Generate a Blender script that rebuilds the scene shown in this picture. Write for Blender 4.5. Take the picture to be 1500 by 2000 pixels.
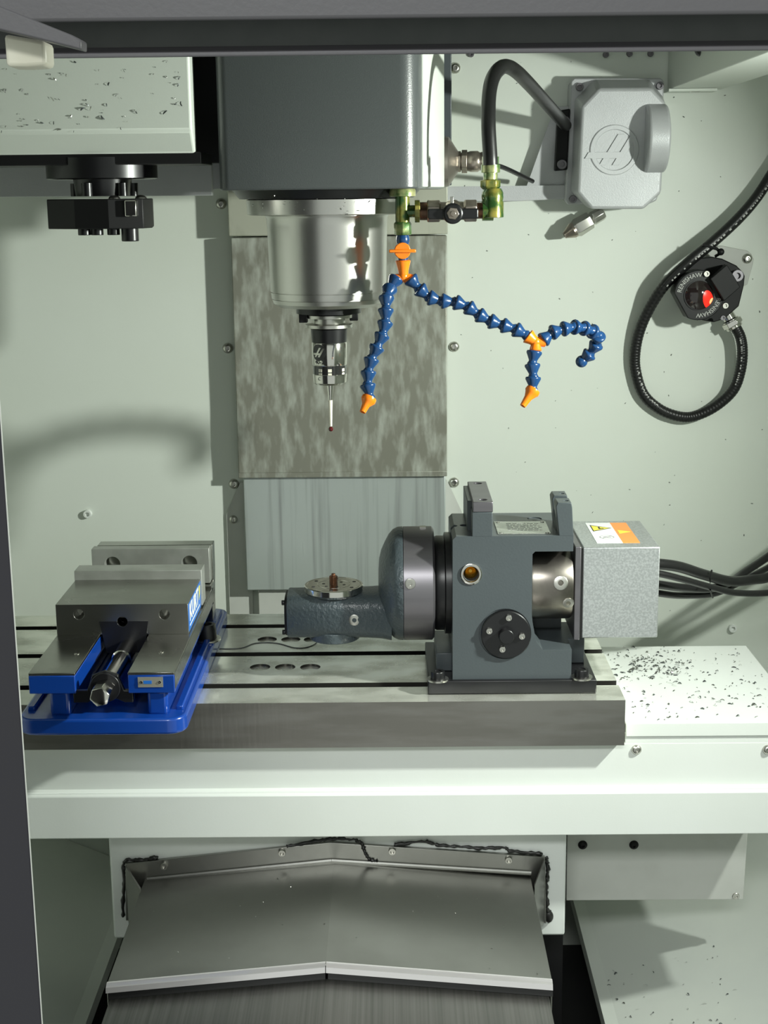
import bpy, bmesh, math, random
from mathutils import Vector, Matrix
for o in list(bpy.data.objects): bpy.data.objects.remove(o)
scene = bpy.context.scene
COL = scene.collection
random.seed(7)

# ------------------------------------------------------------------ camera
# world: X right, Y away from the viewer, Z up; Z = 0 is the top of the machine table (metres)
F, CAMZ = 2800.0, 0.563
R = (Matrix.Rotation(math.radians(.4), 3, 'Z') @ Matrix.Rotation(math.radians(90-12.48), 3, 'X')
     @ Matrix.Rotation(math.radians(-.6), 3, 'Z'))
cam = bpy.data.objects.new('camera', bpy.data.cameras.new('camera'))
cam.data.sensor_fit = 'VERTICAL'; cam.data.sensor_height = 36; cam.data.lens = F/2000*36
cam.data.clip_start = .05
cam.matrix_world = Matrix.Translation((0, 0, CAMZ)) @ R.to_4x4()
COL.objects.link(cam); scene.camera = cam
scene.view_settings.view_transform = 'Standard'; scene.view_settings.look = 'None'
scene.view_settings.gamma = 1; scene.view_settings.use_curve_mapping = False
scene.view_settings.exposure = 0.0

# ------------------------------------------------------------------ light
w = bpy.data.worlds.new('world'); scene.world = w; w.use_nodes = True
w.node_tree.nodes['Background'].inputs[0].default_value = (.92, 1.0, .93, 1)
w.node_tree.nodes['Background'].inputs[1].default_value = .62
def area(name, loc, target, size, sizey, power, col, shape='RECTANGLE'):
    l = bpy.data.lights.new(name, 'AREA'); l.shape = shape; l.size = size; l.size_y = sizey
    l.energy = power; l.color = col
    o = bpy.data.objects.new(name, l); o.location = loc
    o.rotation_euler = (Vector(target)-Vector(loc)).to_track_quat('-Z', 'Y').to_euler()
    COL.objects.link(o); return o
lamp = area('work_lamp_light', (.80, 1.23, .582), (-.15, 1.50, .26), .045, .045, 9.8, (.94, 1.0, .915), 'DISK')
lamp.data.spread = math.radians(120)
area('ceiling_light', (-.35, -2.4, 2.5), (0, 1.6, -.1), 1.6, .4, 78, (.97, 1.0, .98))

# ------------------------------------------------------------------ pixel rays -> points on real planes
def ray(u, v): return R @ Vector(((u-750)/F, -(v-1000)/F, -1))
C0 = Vector((0, 0, CAMZ))
def PY(u, v, Y): d = ray(u, v); return C0 + d*(Y/d.y)
def PZ(u, v, Z): d = ray(u, v); return C0 + d*((Z-CAMZ)/d.z)
def XZ(pts, Y): return [(p.x, p.z) for p in (PY(u, v, Y) for u, v in pts)]

# ------------------------------------------------------------------ materials
def M(name, col, rough=.5, metal=0, col2=None, nscale=8, ndetail=4, stretch=(1,1,1), lo=.4, hi=.6,
      bump=0, bscale=200, bstretch=(1,1,1), spec=.5, coat=0, emit=None, estr=0, rvar=0, trans=0):
    m = bpy.data.materials.new(name); m.use_nodes = True
    nt = m.node_tree; b = nt.nodes['Principled BSDF']; L = nt.links.new
    b.inputs['Base Color'].default_value = (*col, 1); b.inputs['Roughness'].default_value = rough
    b.inputs['Metallic'].default_value = metal; b.inputs['Specular IOR Level'].default_value = spec
    b.inputs['Coat Weight'].default_value = coat; b.inputs['Transmission Weight'].default_value = trans
    if emit: b.inputs['Emission Color'].default_value = (*emit, 1); b.inputs['Emission Strength'].default_value = estr
    tc = nt.nodes.new('ShaderNodeTexCoord')
    if col2 is not None:
        mp = nt.nodes.new('ShaderNodeMapping'); mp.inputs['Scale'].default_value = stretch
        nz = nt.nodes.new('ShaderNodeTexNoise'); nz.inputs['Scale'].default_value = nscale; nz.inputs['Detail'].default_value = ndetail
        r = nt.nodes.new('ShaderNodeValToRGB')
        r.color_ramp.elements[0].position = lo; r.color_ramp.elements[1].position = hi
        r.color_ramp.elements[0].color = (*col, 1); r.color_ramp.elements[1].color = (*col2, 1)
        L(tc.outputs['Object'], mp.inputs[0]); L(mp.outputs[0], nz.inputs['Vector'])
        L(nz.outputs['Fac'], r.inputs[0]); L(r.outputs[0], b.inputs['Base Color'])
        if rvar:
            mr = nt.nodes.new('ShaderNodeMapRange'); mr.inputs['From Min'].default_value = .3; mr.inputs['From Max'].default_value = .7
            mr.inputs['To Min'].default_value = rough-rvar; mr.inputs['To Max'].default_value = rough+rvar
            L(nz.outputs['Fac'], mr.inputs['Value']); L(mr.outputs[0], b.inputs['Roughness'])
    if bump:
        mp2 = nt.nodes.new('ShaderNodeMapping'); mp2.inputs['Scale'].default_value = bstretch
        n2 = nt.nodes.new('ShaderNodeTexNoise'); n2.inputs['Scale'].default_value = bscale; n2.inputs['Detail'].default_value = 3
        bp = nt.nodes.new('ShaderNodeBump'); bp.inputs['Strength'].default_value = bump; bp.inputs['Distance'].default_value = .001
        L(tc.outputs['Object'], mp2.inputs[0]); L(mp2.outputs[0], n2.inputs['Vector'])
        L(n2.outputs['Fac'], bp.inputs['Height']); L(bp.outputs[0], b.inputs['Normal'])
    return m
MAT = dict(
 wall=M('enclosure_paint', (.66,.70,.63), .42, col2=(.69,.73,.67), nscale=3, lo=.35, hi=.65, bump=.05, bscale=500),
 white=M('white_paint', (.72,.75,.71), .33, col2=(.75,.78,.75), nscale=4, bump=.05, bscale=400),
 cover=M('cover_paint', (.62,.66,.60), .35, bump=.05, bscale=500),
 plate=M('primer_grey', (.50,.51,.475), .5, col2=(.53,.54,.505), nscale=20),
 headgrey=M('head_paint', (.075,.083,.084), .30, bump=.16, bscale=700, coat=.1),
 rotgrey=M('rotary_paint', (.062,.074,.080), .36, bump=.12, bscale=420),
 cast=M('rotary_casting', (.055,.070,.078), .30, bump=.9, bscale=260),
 black=M('black_oxide', (.007,.007,.008), .32),
 blackmatte=M('black_plastic', (.0075,.0075,.008), .5, spec=.25),
 rubber=M('black_rubber', (.010,.010,.010), .38, spec=.4),
 door=M('door_paint', (.022,.020,.027), .35, bump=.1, bscale=300),
 header=M('header_paint', (.095,.090,.098), .42, bump=.1, bscale=300),
 headerg=M('header_recess_paint', (.085,.091,.088), .5, col2=(.095,.10,.097), nscale=60),
 steel=M('ground_steel', (.40,.40,.37), .26, 1, col2=(.30,.30,.27), nscale=9, lo=.35, hi=.7, rvar=.08, bump=.04, bscale=300, bstretch=(.1,1,1)),
 tablesteel=M('table_steel', (.95,.95,.87), .24, .72, col2=(.60,.60,.53), nscale=22, ndetail=7, stretch=(.7,1.2,1), lo=.42, hi=.66, rvar=.12),
 tableside=M('table_side', (.30,.29,.27), .38, 1, col2=(.25,.24,.22), nscale=30, stretch=(.3,1,2), bump=.1, bscale=200, bstretch=(1,1,.1)),
 nose=M('spindle_nose_steel', (.60,.59,.56), .30, 1, bump=.03, bscale=900),
 chrome=M('polished_steel', (.68,.66,.62), .13, 1),
 satin=M('satin_steel', (.55,.54,.50), .3, 1),
 darksteel=M('dark_steel', (.20,.19,.205), .36, .8, col2=(.175,.165,.18), nscale=60, stretch=(.05,1,1)),
 motorsteel=M('bronzed_steel', (.30,.275,.24), .30, 1, col2=(.22,.20,.18), nscale=30),
 galv=M('galvanised_sheet', (.46,.48,.48), .38, .75, col2=(.60,.62,.62), nscale=420, ndetail=4, lo=.42, hi=.62),
 galvtop=M('galvanised_top', (.40,.42,.40), .35, .75, col2=(.34,.36,.34), nscale=60),
 alu=M('cast_aluminium', (.47,.48,.49), .42, .25, col2=(.50,.51,.52), nscale=12, bump=.2, bscale=900),
 cover1=M('way_cover_steel', (.33,.33,.31), .36, 1, col2=(.27,.27,.25), nscale=7, lo=.35, hi=.7, rvar=.06, bump=.06, bscale=150),
 cover2=M('way_cover_brushed', (.30,.29,.28), .36, 1, col2=(.20,.20,.19), nscale=120, stretch=(3,.02,.02), lo=.3, hi=.75),
 stain=M('stained_panel', (.225,.225,.185), .42, .25, col2=(.42,.44,.39), nscale=95, ndetail=7, stretch=(1.0,1,.30), lo=.44, hi=.74, rvar=.1),
 clean=M('lower_panel_steel', (.42,.46,.445), .32, .3, col2=(.25,.265,.26), nscale=60, ndetail=5, stretch=(1.6,1,.05), lo=.52, hi=.8, rvar=.05),
 topstain=M('top_panel_steel', (.44,.45,.37), .4, .25, col2=(.28,.28,.22), nscale=40, stretch=(1,1,.4), lo=.5, hi=.8),
 brass=M('corroded_brass', (.03,.09,.02), .25, .4, col2=(.30,.26,.05), nscale=55, ndetail=4, lo=.42, hi=.62, bump=.3, bscale=120, coat=.4),
 brasslite=M('light_corroded_brass', (.07,.15,.04), .28, .4, col2=(.42,.42,.20), nscale=70, lo=.4, hi=.6, bump=.3, bscale=140, coat=.3),
 copper=M('copper_nipple', (.20,.09,.05), .35, .9, col2=(.10,.06,.04), nscale=80),
 valve=M('valve_steel', (.44,.38,.33), .28, .9, col2=(.30,.26,.22), nscale=60),
 blueplastic=M('blue_plastic', (.010,.048,.145), .22, coat=.25),
 orange=M('orange_plastic', (.93,.22,.008), .28, coat=.2),
 viseblue=M('vise_blue_enamel', (.005,.054,.33), .25, coat=.3, bump=.15, bscale=90),
 viseblack=M('vise_black', (.01,.01,.012), .3),
 nylon=M('nylon_block', (.62,.60,.50), .45, col2=(.56,.54,.44), nscale=30),
 ceramic=M('ceramic_white', (.80,.76,.64), .35),
 ruby=M('ruby', (.09,.006,.008), .08, coat=.6),
 lens=M('dark_lens', (.018,.012,.012), .08, coat=.6),
 led=M('red_led', (.35,.0,.0), .3, emit=(1.0,.02,.01), estr=2.2),
 ledcore=M('led_core', (.8,.2,.1), .3, emit=(1.0,.16,.06), estr=4.0),
 jawsteel=M('ground_jaw_steel', (.42,.43,.40), .42, .5, col2=(.34,.35,.32), nscale=25), liptrim=M('bright_lip_trim', (.72,.69,.70), .22, .6), inkmid=M('pale_ink', (.42,.42,.40), .5), slot=M('dark_slot_steel', (.05,.048,.042), .35, .6), ink=M('white_ink', (.75,.75,.72), .5), inkgrey=M('grey_ink', (.33,.33,.32), .5), inkblack=M('black_ink', (.02,.02,.02), .5),
 brassin=M('brass_inside', (.55,.30,.04), .22, .9),
 label_white=M('label_white', (.80,.83,.80), .35), label_orange=M('label_orange', (.87,.30,.06), .4), label_yellow=M('label_yellow', (.82,.70,.05), .4),
 sticker=M('sticker_blue', (.02,.17,.62), .35), tag=M('tag_metal', (.55,.53,.45), .3, .6),
 nameplate=M('nameplate_metal', (.52,.53,.48), .25, .8, col2=(.40,.41,.37), nscale=90, stretch=(.6,2,1)),
 goo=M('black_sealant', (.014,.014,.013), .35, bump=.6, bscale=150),
 chip=M('steel_chips', (.42,.42,.40), .28, 1), chipdark=M('dark_chips', (.09,.10,.10), .4, .5),
 gap=M('gap_shade', (.012,.012,.013), .7),  # near-black colour for the shade in the trough gap
 emblem=M('emblem_dark', (.035,.035,.035), .35),
 window=M('probe_window', (.02,.02,.02), .08, coat=.5),
 glove=M('brown_conduit', (.22,.20,.17), .35, .7),
 chute=M('chute_paint', (.64,.67,.62), .38, col2=(.60,.63,.59), nscale=5, bump=.05, bscale=300),
)

# ------------------------------------------------------------------ mesh helpers
class B:
    def __init__(s): s.v = []; s.f = []
    def add(s, vs, fs):
        n = len(s.v); s.v += [Vector(p) for p in vs]; s.f += [[i+n for i in f] for f in fs]; return s
    def box(s, x0, x1, y0, y1, z0, z1):
        return s.add([(x0,y0,z0),(x1,y0,z0),(x1,y1,z0),(x0,y1,z0),(x0,y0,z1),(x1,y0,z1),(x1,y1,z1),(x0,y1,z1)],
                     [(0,3,2,1),(4,5,6,7),(0,1,5,4),(1,2,6,5),(2,3,7,6),(3,0,4,7)])
    def loft(s, a, b):
        n = len(a); return s.add(list(a)+list(b), [list(range(n))[::-1], list(range(n, 2*n))]+[(i,(i+1)%n,n+(i+1)%n,n+i) for i in range(n)])
    def py(s, poly, y0, y1): return s.loft([(x,y0,z) for x,z in poly], [(x,y1,z) for x,z in poly])
    def pz(s, poly, z0, z1): return s.loft([(x,y,z0) for x,y in poly], [(x,y,z1) for x,y in poly])
    def px(s, poly, x0, x1): return s.loft([(x0,y,z) for y,z in poly], [(x1,y,z) for y,z in poly])
    def lathe(s, prof, org, d, seg=32, up=None, ph=0, caps=True):
        org = Vector(org); d = Vector(d).normalized()
        a = Vector(up) if up else (Vector((0,0,1)) if abs(d.z) < .9 else Vector((1,0,0)))
        e1 = (a-d*a.dot(d)).normalized(); e2 = d.cross(e1)
        vs = []; fs = []; k = len(prof)
        for t, r in prof:
            for i in range(seg):
                an = 2*math.pi*i/seg+ph; vs.append(org+d*t+(e1*math.cos(an)+e2*math.sin(an))*max(r, 1e-5))
        for j in range(k-1):
            for i in range(seg): fs.append((j*seg+i, j*seg+(i+1)%seg, (j+1)*seg+(i+1)%seg, (j+1)*seg+i))
        if caps: fs.append(list(range(seg))[::-1]); fs.append([(k-1)*seg+i for i in range(seg)])
        return s.add(vs, fs)
    def cyl(s, org, d, r, h, seg=24, ph=0): return s.lathe([(0,r),(h,r)], org, d, seg, ph=ph)
    def tube(s, pts, r, seg=12, caps=True):
        pts = [Vector(p) for p in pts]; n = len(pts); rr = r if isinstance(r, list) else [r]*n
        vs = []; fs = []; t0 = (pts[1]-pts[0]).normalized()
        e = Vector((0,0,1)) if abs(t0.z) < .8 else Vector((0,1,0))
        e = (e-t0*e.dot(t0)).normalized()
        for i, p in enumerate(pts):
            t = (pts[min(i+1,n-1)]-pts[max(i-1,0)]).normalized()
            e = (e-t*e.dot(t)).normalized(); g = t.cross(e)
            for j in range(seg):
                a = 2*math.pi*j/seg; vs.append(p+(e*math.cos(a)+g*math.sin(a))*rr[i])
        for i in range(n-1):
            for j in range(seg): fs.append((i*seg+j, i*seg+(j+1)%seg, (i+1)*seg+(j+1)%seg, (i+1)*seg+j))
        if caps: fs += [list(range(seg))[::-1], [(n-1)*seg+j for j in range(seg)]]
        return s.add(vs, fs)
    def sphere(s, c, r, seg=16, rings=10, sc=(1,1,1)):
        c = Vector(c); prof = [(-r*math.cos(math.pi*i/rings), r*math.sin(math.pi*i/rings)) for i in range(rings+1)]
        n = len(s.v); s.lathe(prof, (0,0,0), (0,0,1), seg)
        for i in range(n, len(s.v)): q = s.v[i]; s.v[i] = c+Vector((q.x*sc[0], q.y*sc[1], q.z*sc[2]))
        return s
    def mesh(s, name, ang=35):
        me = bpy.data.meshes.new(name); me.from_pydata([tuple(p) for p in s.v], [], [tuple(f) for f in s.f])
        bm = bmesh.new(); bm.from_mesh(me); bmesh.ops.recalc_face_normals(bm, faces=bm.faces); bm.to_mesh(me); bm.free()
        for p in me.polygons: p.use_smooth = True
        me.set_sharp_from_angle(angle=math.radians(ang)); me.update(); return me
    def obj(s, name, mat, parent=None, bevel=0, ang=35, kind=None, cuts=None, seg=2, label=None):
        me = s.mesh(name, ang); o = bpy.data.objects.new(name, me); COL.objects.link(o)
        if cuts is not None:
            c = bpy.data.objects.new('cutter', cuts.mesh('cutter')); COL.objects.link(c)
            md = o.modifiers.new('b', 'BOOLEAN'); md.operation = 'DIFFERENCE'; md.object = c; md.solver = 'EXACT'
            dg = bpy.context.evaluated_depsgraph_get(); m2 = bpy.data.meshes.new_from_object(o.evaluated_get(dg))
            o.modifiers.clear(); o.data = m2; bpy.data.objects.remove(c); me = m2
            for p in me.polygons: p.use_smooth = True
            me.set_sharp_from_angle(angle=math.radians(ang))
        me.materials.clear(); me.materials.append(MAT[mat])
        if bevel:
            md = o.modifiers.new('bevel', 'BEVEL'); md.width = bevel; md.segments = seg; md.limit_method = 'ANGLE'; md.angle_limit = math.radians(40)
        if parent: adopt(o, parent)
        if kind: o['kind'] = kind
        if label: o['label'] = label
        return o
def wm(o): return (wm(o.parent) @ o.matrix_parent_inverse @ o.matrix_basis) if o.parent else o.matrix_basis.copy()
def adopt(o, parent): o.parent = parent; o.matrix_parent_inverse = wm(parent).inverted()
def tag(o, label, cat, group=None, kind=None):
    o['label'] = label; o['category'] = cat
    if group: o['group'] = group
    if kind: o['kind'] = kind
    return o
def thing(name, loc, label, cat, group=None):
    o = bpy.data.objects.new(name, None); o.empty_display_size = .02; o.location = loc; COL.objects.link(o)
    return tag(o, label, cat, group)
def arc(cx, cy, r, a0, a1, n): return [(cx+r*math.cos(math.radians(a0+(a1-a0)*i/n)), cy+r*math.sin(math.radians(a0+(a1-a0)*i/n))) for i in range(n+1)]
def rrect(x0, x1, y0, y1, r, n=5):
    return arc(x1-r, y0+r, r, -90, 0, n)+arc(x1-r, y1-r, r, 0, 90, n)+arc(x0+r, y1-r, r, 90, 180, n)+arc(x0+r, y0+r, r, 180, 270, n)
def catmull(pts, n=8):
    pts = [Vector(p) for p in pts]; out = []
    for i in range(len(pts)-1):
        a = pts[max(i-1,0)]; b = pts[i]; c = pts[i+1]; d = pts[min(i+2,len(pts)-1)]
        for k in range(n):
            t = k/n; out.append(.5*((2*b)+(c-a)*t+(2*a-5*b+4*c-d)*t*t+(3*b-a-3*c+d)*t**3))
    return out+[pts[-1]]
def resample(pts, step):
    out = [pts[0]]; acc = 0
    for a, b in zip(pts, pts[1:]):
        L = (b-a).length; 
        while acc+L >= step:
            k = (step-acc)/L; a = a+(b-a)*k; out.append(a); L = (b-a).length; acc = 0
        acc += L
    return out
# screws share mesh data; local +Z is the way the head faces
SM = {}
def screw(parent, pos, d, r, style='cap', mat='satin', name='screw'):
    key = (style, mat)
    if key not in SM:
        prof = {'cap': [(0,1),(.9,1),(1.05,.92),(1.05,.52),(.5,.5),(.5,0)],
                'button': [(0,1.15),(.15,1.15),(.5,.95),(.72,.6),(.72,.42),(.3,.4),(.3,0)],
                'plug': [(-.2,1.0),(.12,1.0),(.16,.9),(.16,.4),(-.15,.38),(-.15,0)],
                'flat': [(0,1),(.25,1),(.35,.9),(.35,.45),(.1,.42),(.1,0)]}[style]
        me = B().lathe(prof, (0,0,0), (0,0,1), 18).mesh('screw'); me.materials.append(MAT[mat]); SM[key] = me
    o = bpy.data.objects.new(name, SM[key]); COL.objects.link(o)
    o.matrix_basis = Matrix.Translation(Vector(pos)) @ Vector(d).to_track_quat('Z', 'Y').to_matrix().to_4x4() @ Matrix.Scale(r, 4)
    adopt(o, parent); return o
def text(s, size, weight=.0, extrude=.0002, align='CENTER'):
    cu = bpy.data.curves.new('t', 'FONT'); cu.body = s; cu.size = size; cu.extrude = extrude; cu.offset = weight; cu.resolution_u = 3
    cu.align_x = align; cu.align_y = 'CENTER'
    o = bpy.data.objects.new('t', cu); COL.objects.link(o); dg = bpy.context.evaluated_depsgraph_get()
    me = bpy.data.meshes.new_from_object(o.evaluated_get(dg))
    vs = [v.co.copy() for v in me.vertices]; fs = [list(p.vertices) for p in me.polygons]
    bpy.data.objects.remove(o); bpy.data.meshes.remove(me); return vs, fs
def text_on(b, s, size, fn, weight=0, extrude=.0002):
    vs, fs = text(s, size, weight, extrude); b.add([fn(p) for p in vs], fs); return b
FY = (0,-1,0)   # towards the viewer

# ================================================================== SETTING
YW = 2.07
wall = tag(B().box(-1.0, 1.0, YW, YW+.012, -.9, 1.15).obj('wall_back', 'wall'), 'pale green back wall of the machine enclosure', 'wall', kind='structure')
tag(B().box(.95, .962, .95, YW, -.9, 1.15).obj('wall_right', 'wall'), 'pale right side wall of the machine enclosure', 'wall', kind='structure')
tag(B().box(-.962, -.95, .95, YW, -.9, 1.15).obj('wall_left', 'wall'), 'pale left side wall of the machine enclosure', 'wall', kind='structure')
for u, v in ((887,677),(887,942),(445,680),(457,945),(889,133),(432,398)): screw(wall, PY(u,v,YW), FY, .0066, 'button', 'satin')
for u, v in ((172,1003),(1430,1226)): screw(wall, PY(u,v,YW), FY, .0062, 'cap', 'white')
for u, v in ((1183,107),(1229,105),(1270,105),(920,106)): screw(wall, PY(u,v,YW), FY, .0042, 'cap', 'darksteel')

tag(B().box(-.962, .962, .93, YW+.012, 1.15, 1.162).obj('ceiling', 'wall'), 'roof sheet of the machine enclosure', 'ceiling', kind='structure')
tag(B().box(.46, .962, .92, .93, -.9, 1.15).obj('wall_front', 'wall'), 'fixed front panel right of the door opening', 'wall', kind='structure')
tag(B().box(-.962, .962, .92, .93, -.9, -.40).obj('wall_light_block', 'door'), 'unseen front sill panel added to hold light off the lower enclosure', 'wall', kind='structure')  # out of view, added to cut ambient light on the lower parts
# door header: channel section running left to right above the opening
hd = tag(bpy.data.objects.new('trim_1', None), 'dark grey steel door header across the top of the opening', 'header', kind='structure'); COL.objects.link(hd)
def zy(v, Y): return PY(750, v, Y).z
B().px([(.80, zy(36,.80)), (.815, zy(36,.815)), (.815, 1.16), (.80, 1.16)], -.75, .75).obj('front_bar', 'header', hd, .002)
B().px([(.828, zy(90,.828)), (.85, zy(90,.85)), (.85, 1.16), (.828, 1.16)], -.75, .75).obj('recessed_web', 'headerg', hd)
B().px([(.81, zy(107,.81)), (.86, zy(107,.86)), (.86, zy(97,.86)), (.845, zy(86,.83)), (.828, zy(86,.828)), (.826, zy(97,.826)), (.81, zy(97,.81))], -.75, .75).obj('bottom_lip', 'header', hd, .0008)
# sliding door edge on the left
dr = tag(bpy.data.objects.new('door_1', None), 'dark purple-grey sliding door edge at the left of the opening', 'door', kind='structure'); COL.objects.link(dr)
xd = PY(45, 1430, .92).x
B().box(-.95, xd, .917, .920, -.9, 1.15).obj('door_panel', 'door', dr, .0015)
B().box(xd-.0, xd+.0006, .9165, .9175, -.9, 1.15).obj('edge_strip', 'plate', dr)
# overhead beam in the upper right, runs from the wall towards the door
bmz = PY(1303, 176, YW); 
tr = tag(bpy.data.objects.new('trim_2', None), 'pale box beam overhead in the upper right corner', 'beam', kind='structure'); COL.objects.link(tr)
B().box(bmz.x, bmz.x+.075, 1.35, YW-.002, bmz.z, 1.1).obj('beam', 'wall', tr, .001)
B().box(bmz.x-.004, bmz.x+.062, 2.035, YW-.002, bmz.z-.004, bmz.z-.0005).obj('flange', 'wall', tr)
for u in (1350,1362): screw(tr, PY(u,173,2.045), (0,0,-1), .0042, 'cap', 'satin')
screw(tr, (bmz.x, 1.86, bmz.z+.035), (-1,0,0), .008, 'button', 'black')

# ================================================================== COLUMN WAY COVER
cc = thing('column_way_cover', (-.075,2.05,-.06), 'stained steel telescoping way cover panels on the column behind the spindle', 'way cover')
xl, xr = PY(458,690,2.036).x, PY(873,690,2.036).x
z460, z932 = PY(660,461,2.036).z, PY(660,932,2.036).z
cut = None
B().box(xl-.002, xr+.001, 2.030, 2.066, z460+.0012, .72).obj('top_panel', 'topstain', cc, .0015)
B().box(xl, xr, 2.036, 2.066, z932, z460-.0006).obj('upper_panel', 'stain', cc, .0015)
B().box(xl, xr, 2.0345, 2.037, z932, z932+.008).obj('panel_hem', 'stain', cc, .0008)
z1150 = PY(660,1152,2.042).z
B().box(xl+.006, xr-.002, 2.042, 2.066, z1150, z932+.01).obj('lower_panel', 'clean', cc, .0015)
B().box(xl+.022, xr-.012, 2.052, 2.066, -.12, z1150).obj('base_panel', 'plate', cc, .001)
for s, x in ((-1, xl), (1, xr)):
    g = .028
    poly = [(x-s*.012, z932-.012), (x+s*.001, z932-.012), (x+s*(g-.005), z932-.060), (x+s*(g-.005), -.1), (x-s*.012, -.1)]
    pl = B().py(poly, 2.0655, 2.0685).obj('side_plate', 'plate', cc)
    screw(pl, (x+s*.013, 2.0655, PY(452,1019,2.05).z), FY, .0055, 'button', 'satin')

# ================================================================== MACHINE TABLE
ty0, ty1, tz0 = 1.544, 1.90, -.0545
txl, txr = -.64, PZ(1221,1366,0).x
def slot(c): return [(c-.008,0),(c-.008,-.018),(c-.0145,-.018),(c-.0145,-.030),(c+.0145,-.030),(c+.0145,-.018),(c+.008,-.018),(c+.008,0)]
prof = [(ty0,tz0),(ty0,0)]+slot(1.603)+slot(1.722)+slot(1.842)+[(ty1,0),(ty1,tz0)]
cut = B()
for u, v in ((522,1249),(568,1249),(612,1249),(508,1303),(557,1303),(606,1303)):
    p = PZ(u, v, 0); cut.cyl((p.x,p.y,-.0032), (0,0,1), .0125, .02, 28)
table = B().px(prof, txl, txr).obj('machine_table', 'tablesteel', None, cuts=cut)
me = table.data; me.materials.append(MAT['tableside'])
for p in me.polygons:
    if abs(p.normal.z) < .5 and p.center.y < 1.55: p.material_index = 1
me.materials.append(MAT['slot'])  # darker colour on the slot and hole walls
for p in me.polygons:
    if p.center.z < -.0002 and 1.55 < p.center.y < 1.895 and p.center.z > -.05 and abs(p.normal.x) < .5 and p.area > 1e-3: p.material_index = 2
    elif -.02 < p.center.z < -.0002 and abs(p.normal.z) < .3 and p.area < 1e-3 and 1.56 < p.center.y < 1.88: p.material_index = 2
tag(table, 'ground steel machine table with three T-slots and a row of shallow round holes', 'table')

# ================================================================== CARRIAGE (white sheet metal below the table)
cg = thing('table_carriage', (0,1.65,-.32), 'white sheet metal carriage cover running below the machine table', 'carriage')
zb = PY(780,1634,1.55).z; zv0 = PY(780,1540,1.561).z; zv1 = PY(780,1552,1.550).z
xe = .472
B().px([(1.561,-.0585),(1.561,zv0),(1.550,zv1),(1.550,zb),(1.555,zb),(1.555,zv1+.003),(1.566,zv0+.003),(1.566,-.0585)], -.80, xe).obj('front_sheet', 'white', cg, .0012)
B().box(-.80, xe-.003, 1.566, 1.90, -.075, -.0585).obj('deck', 'white', cg)
B().box(-.80, xe-.003, 1.555, 1.90, zb+.001, zb+.012).obj('underside', 'white', cg)
zp = PY(1300,1412,1.559).z; zpl = PY(1300,1439,1.559).z; ypb = PZ(1300,1262,zp).y
B().px([(1.559,zpl),(1.559,zp),(ypb,zp),(ypb,zp-.004),(1.563,zp-.004),(1.563,zpl)], txr+.004, xe).obj('chip_pan', 'white', cg, .001)
B().box(txr+.004, xe, 1.5612, 1.568, -.070, zpl+.003).obj('pan_support', 'white', cg)
for u, v in ((1243,1464),(1499,1464)): screw(cg, PY(u,v,1.561), FY, .0052, 'button', 'satin')
# apron with the way-cover flange
ap = thing('saddle_apron', (-.07,1.62,-.33), 'white apron under the carriage behind the sloping way cover', 'apron')
B().box(-.3475, .2045, 1.60, 1.66, -.3235, zb-.001).obj('apron_plate', 'white', ap, .003)
# grey bracket at the right
br = thing('saddle_bracket', (.33,1.71,-.29), 'grey steel bracket plate hanging below the right end of the carriage', 'bracket')
pb = XZ([(1108,1600),(1462,1600),(1452,1757),(1106,1759)], 1.69)
B().py(pb, 1.69, 1.70).obj('bracket_plate', 'plate', br, .0008)
for u, v in ((1138,1650),(1238,1650)): screw(br, PY(u,v,1.69), FY, .0052, 'button', 'blackmatte')
screw(br, PY(1437,1750,1.69), FY, .0046, 'flat', 'satin')

# ================================================================== WAY COVER OF THE SADDLE
yc = thing('saddle_way_cover', (-.07,1.4,-.40), 'dark brushed steel roof-shaped way cover below the carriage', 'way cover')
def roofpts(us, Y): return [PY(u,v,Y) for u,v in us]
Yb_, = (1.597,)
rb, lb, eb = PY(648,1680,Yb_), PY(283,1712,Yb_), PY(1038,1702,Yb_)
zR = rb.z; Yfr = PZ(643,1884,zR).y
lf, ef = PY(208,1925,Yfr), PY(1077,1917,Yfr)
zE = (lf.z+ef.z)/2; xL, xR = (lf.x+lb.x)/2, (ef.x+eb.x)/2
def roof(name, xL, xR, xm, zr, ze, y0, y1, th, drop, mat, parent):
    o = B()
    for y in (0,):
        sec = [(xL, ze-drop),(xL, ze),(xm, zr),(xR, ze),(xR, ze-drop),(xR-th, ze-drop),(xR-th, ze-th),(xm, zr-th),(xL+th, ze-th),(xL+th, ze-drop)]
        o.py(sec, y0, y1)
    return o.obj(name, mat, parent, .0006, ang=5)
xm = PZ(645,1780,zR).x
roof('upper_cover', xL, xR, xm, zR, zE, Yfr, Yb_, .002, .05, 'cover1', yc)
zs = .013
roof('lower_cover', xL+.004, xR-.004, xm, zR-zs, zE-zs, .95, Yb_-.06, .002, .05, 'cover2', yc)
for a, b_ in (((xL, zE), (xm-.0004, zR)), ((xm+.0004, zR), (xR, zE))):
    lip = [(Yfr-.0065, -.0065), (Yfr-.0045, -.0012), (Yfr+.0005, .0010), (Yfr+.004, .0008), (Yfr+.004, -.004), (Yfr-.003, -.0085)]
    B().loft([(a[0], y, a[1]+z+.0006) for y, z in lip], [(b_[0], y, b_[1]+z+.0006) for y, z in lip]).obj('wiper_lip', 'liptrim', yc)
    B().loft([(a[0]+.002, y, a[1]+z-.0065) for y, z in lip], [(b_[0], y, b_[1]+z-.0065) for y, z in lip]).obj('wiper_blade', 'rubber', yc)
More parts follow.
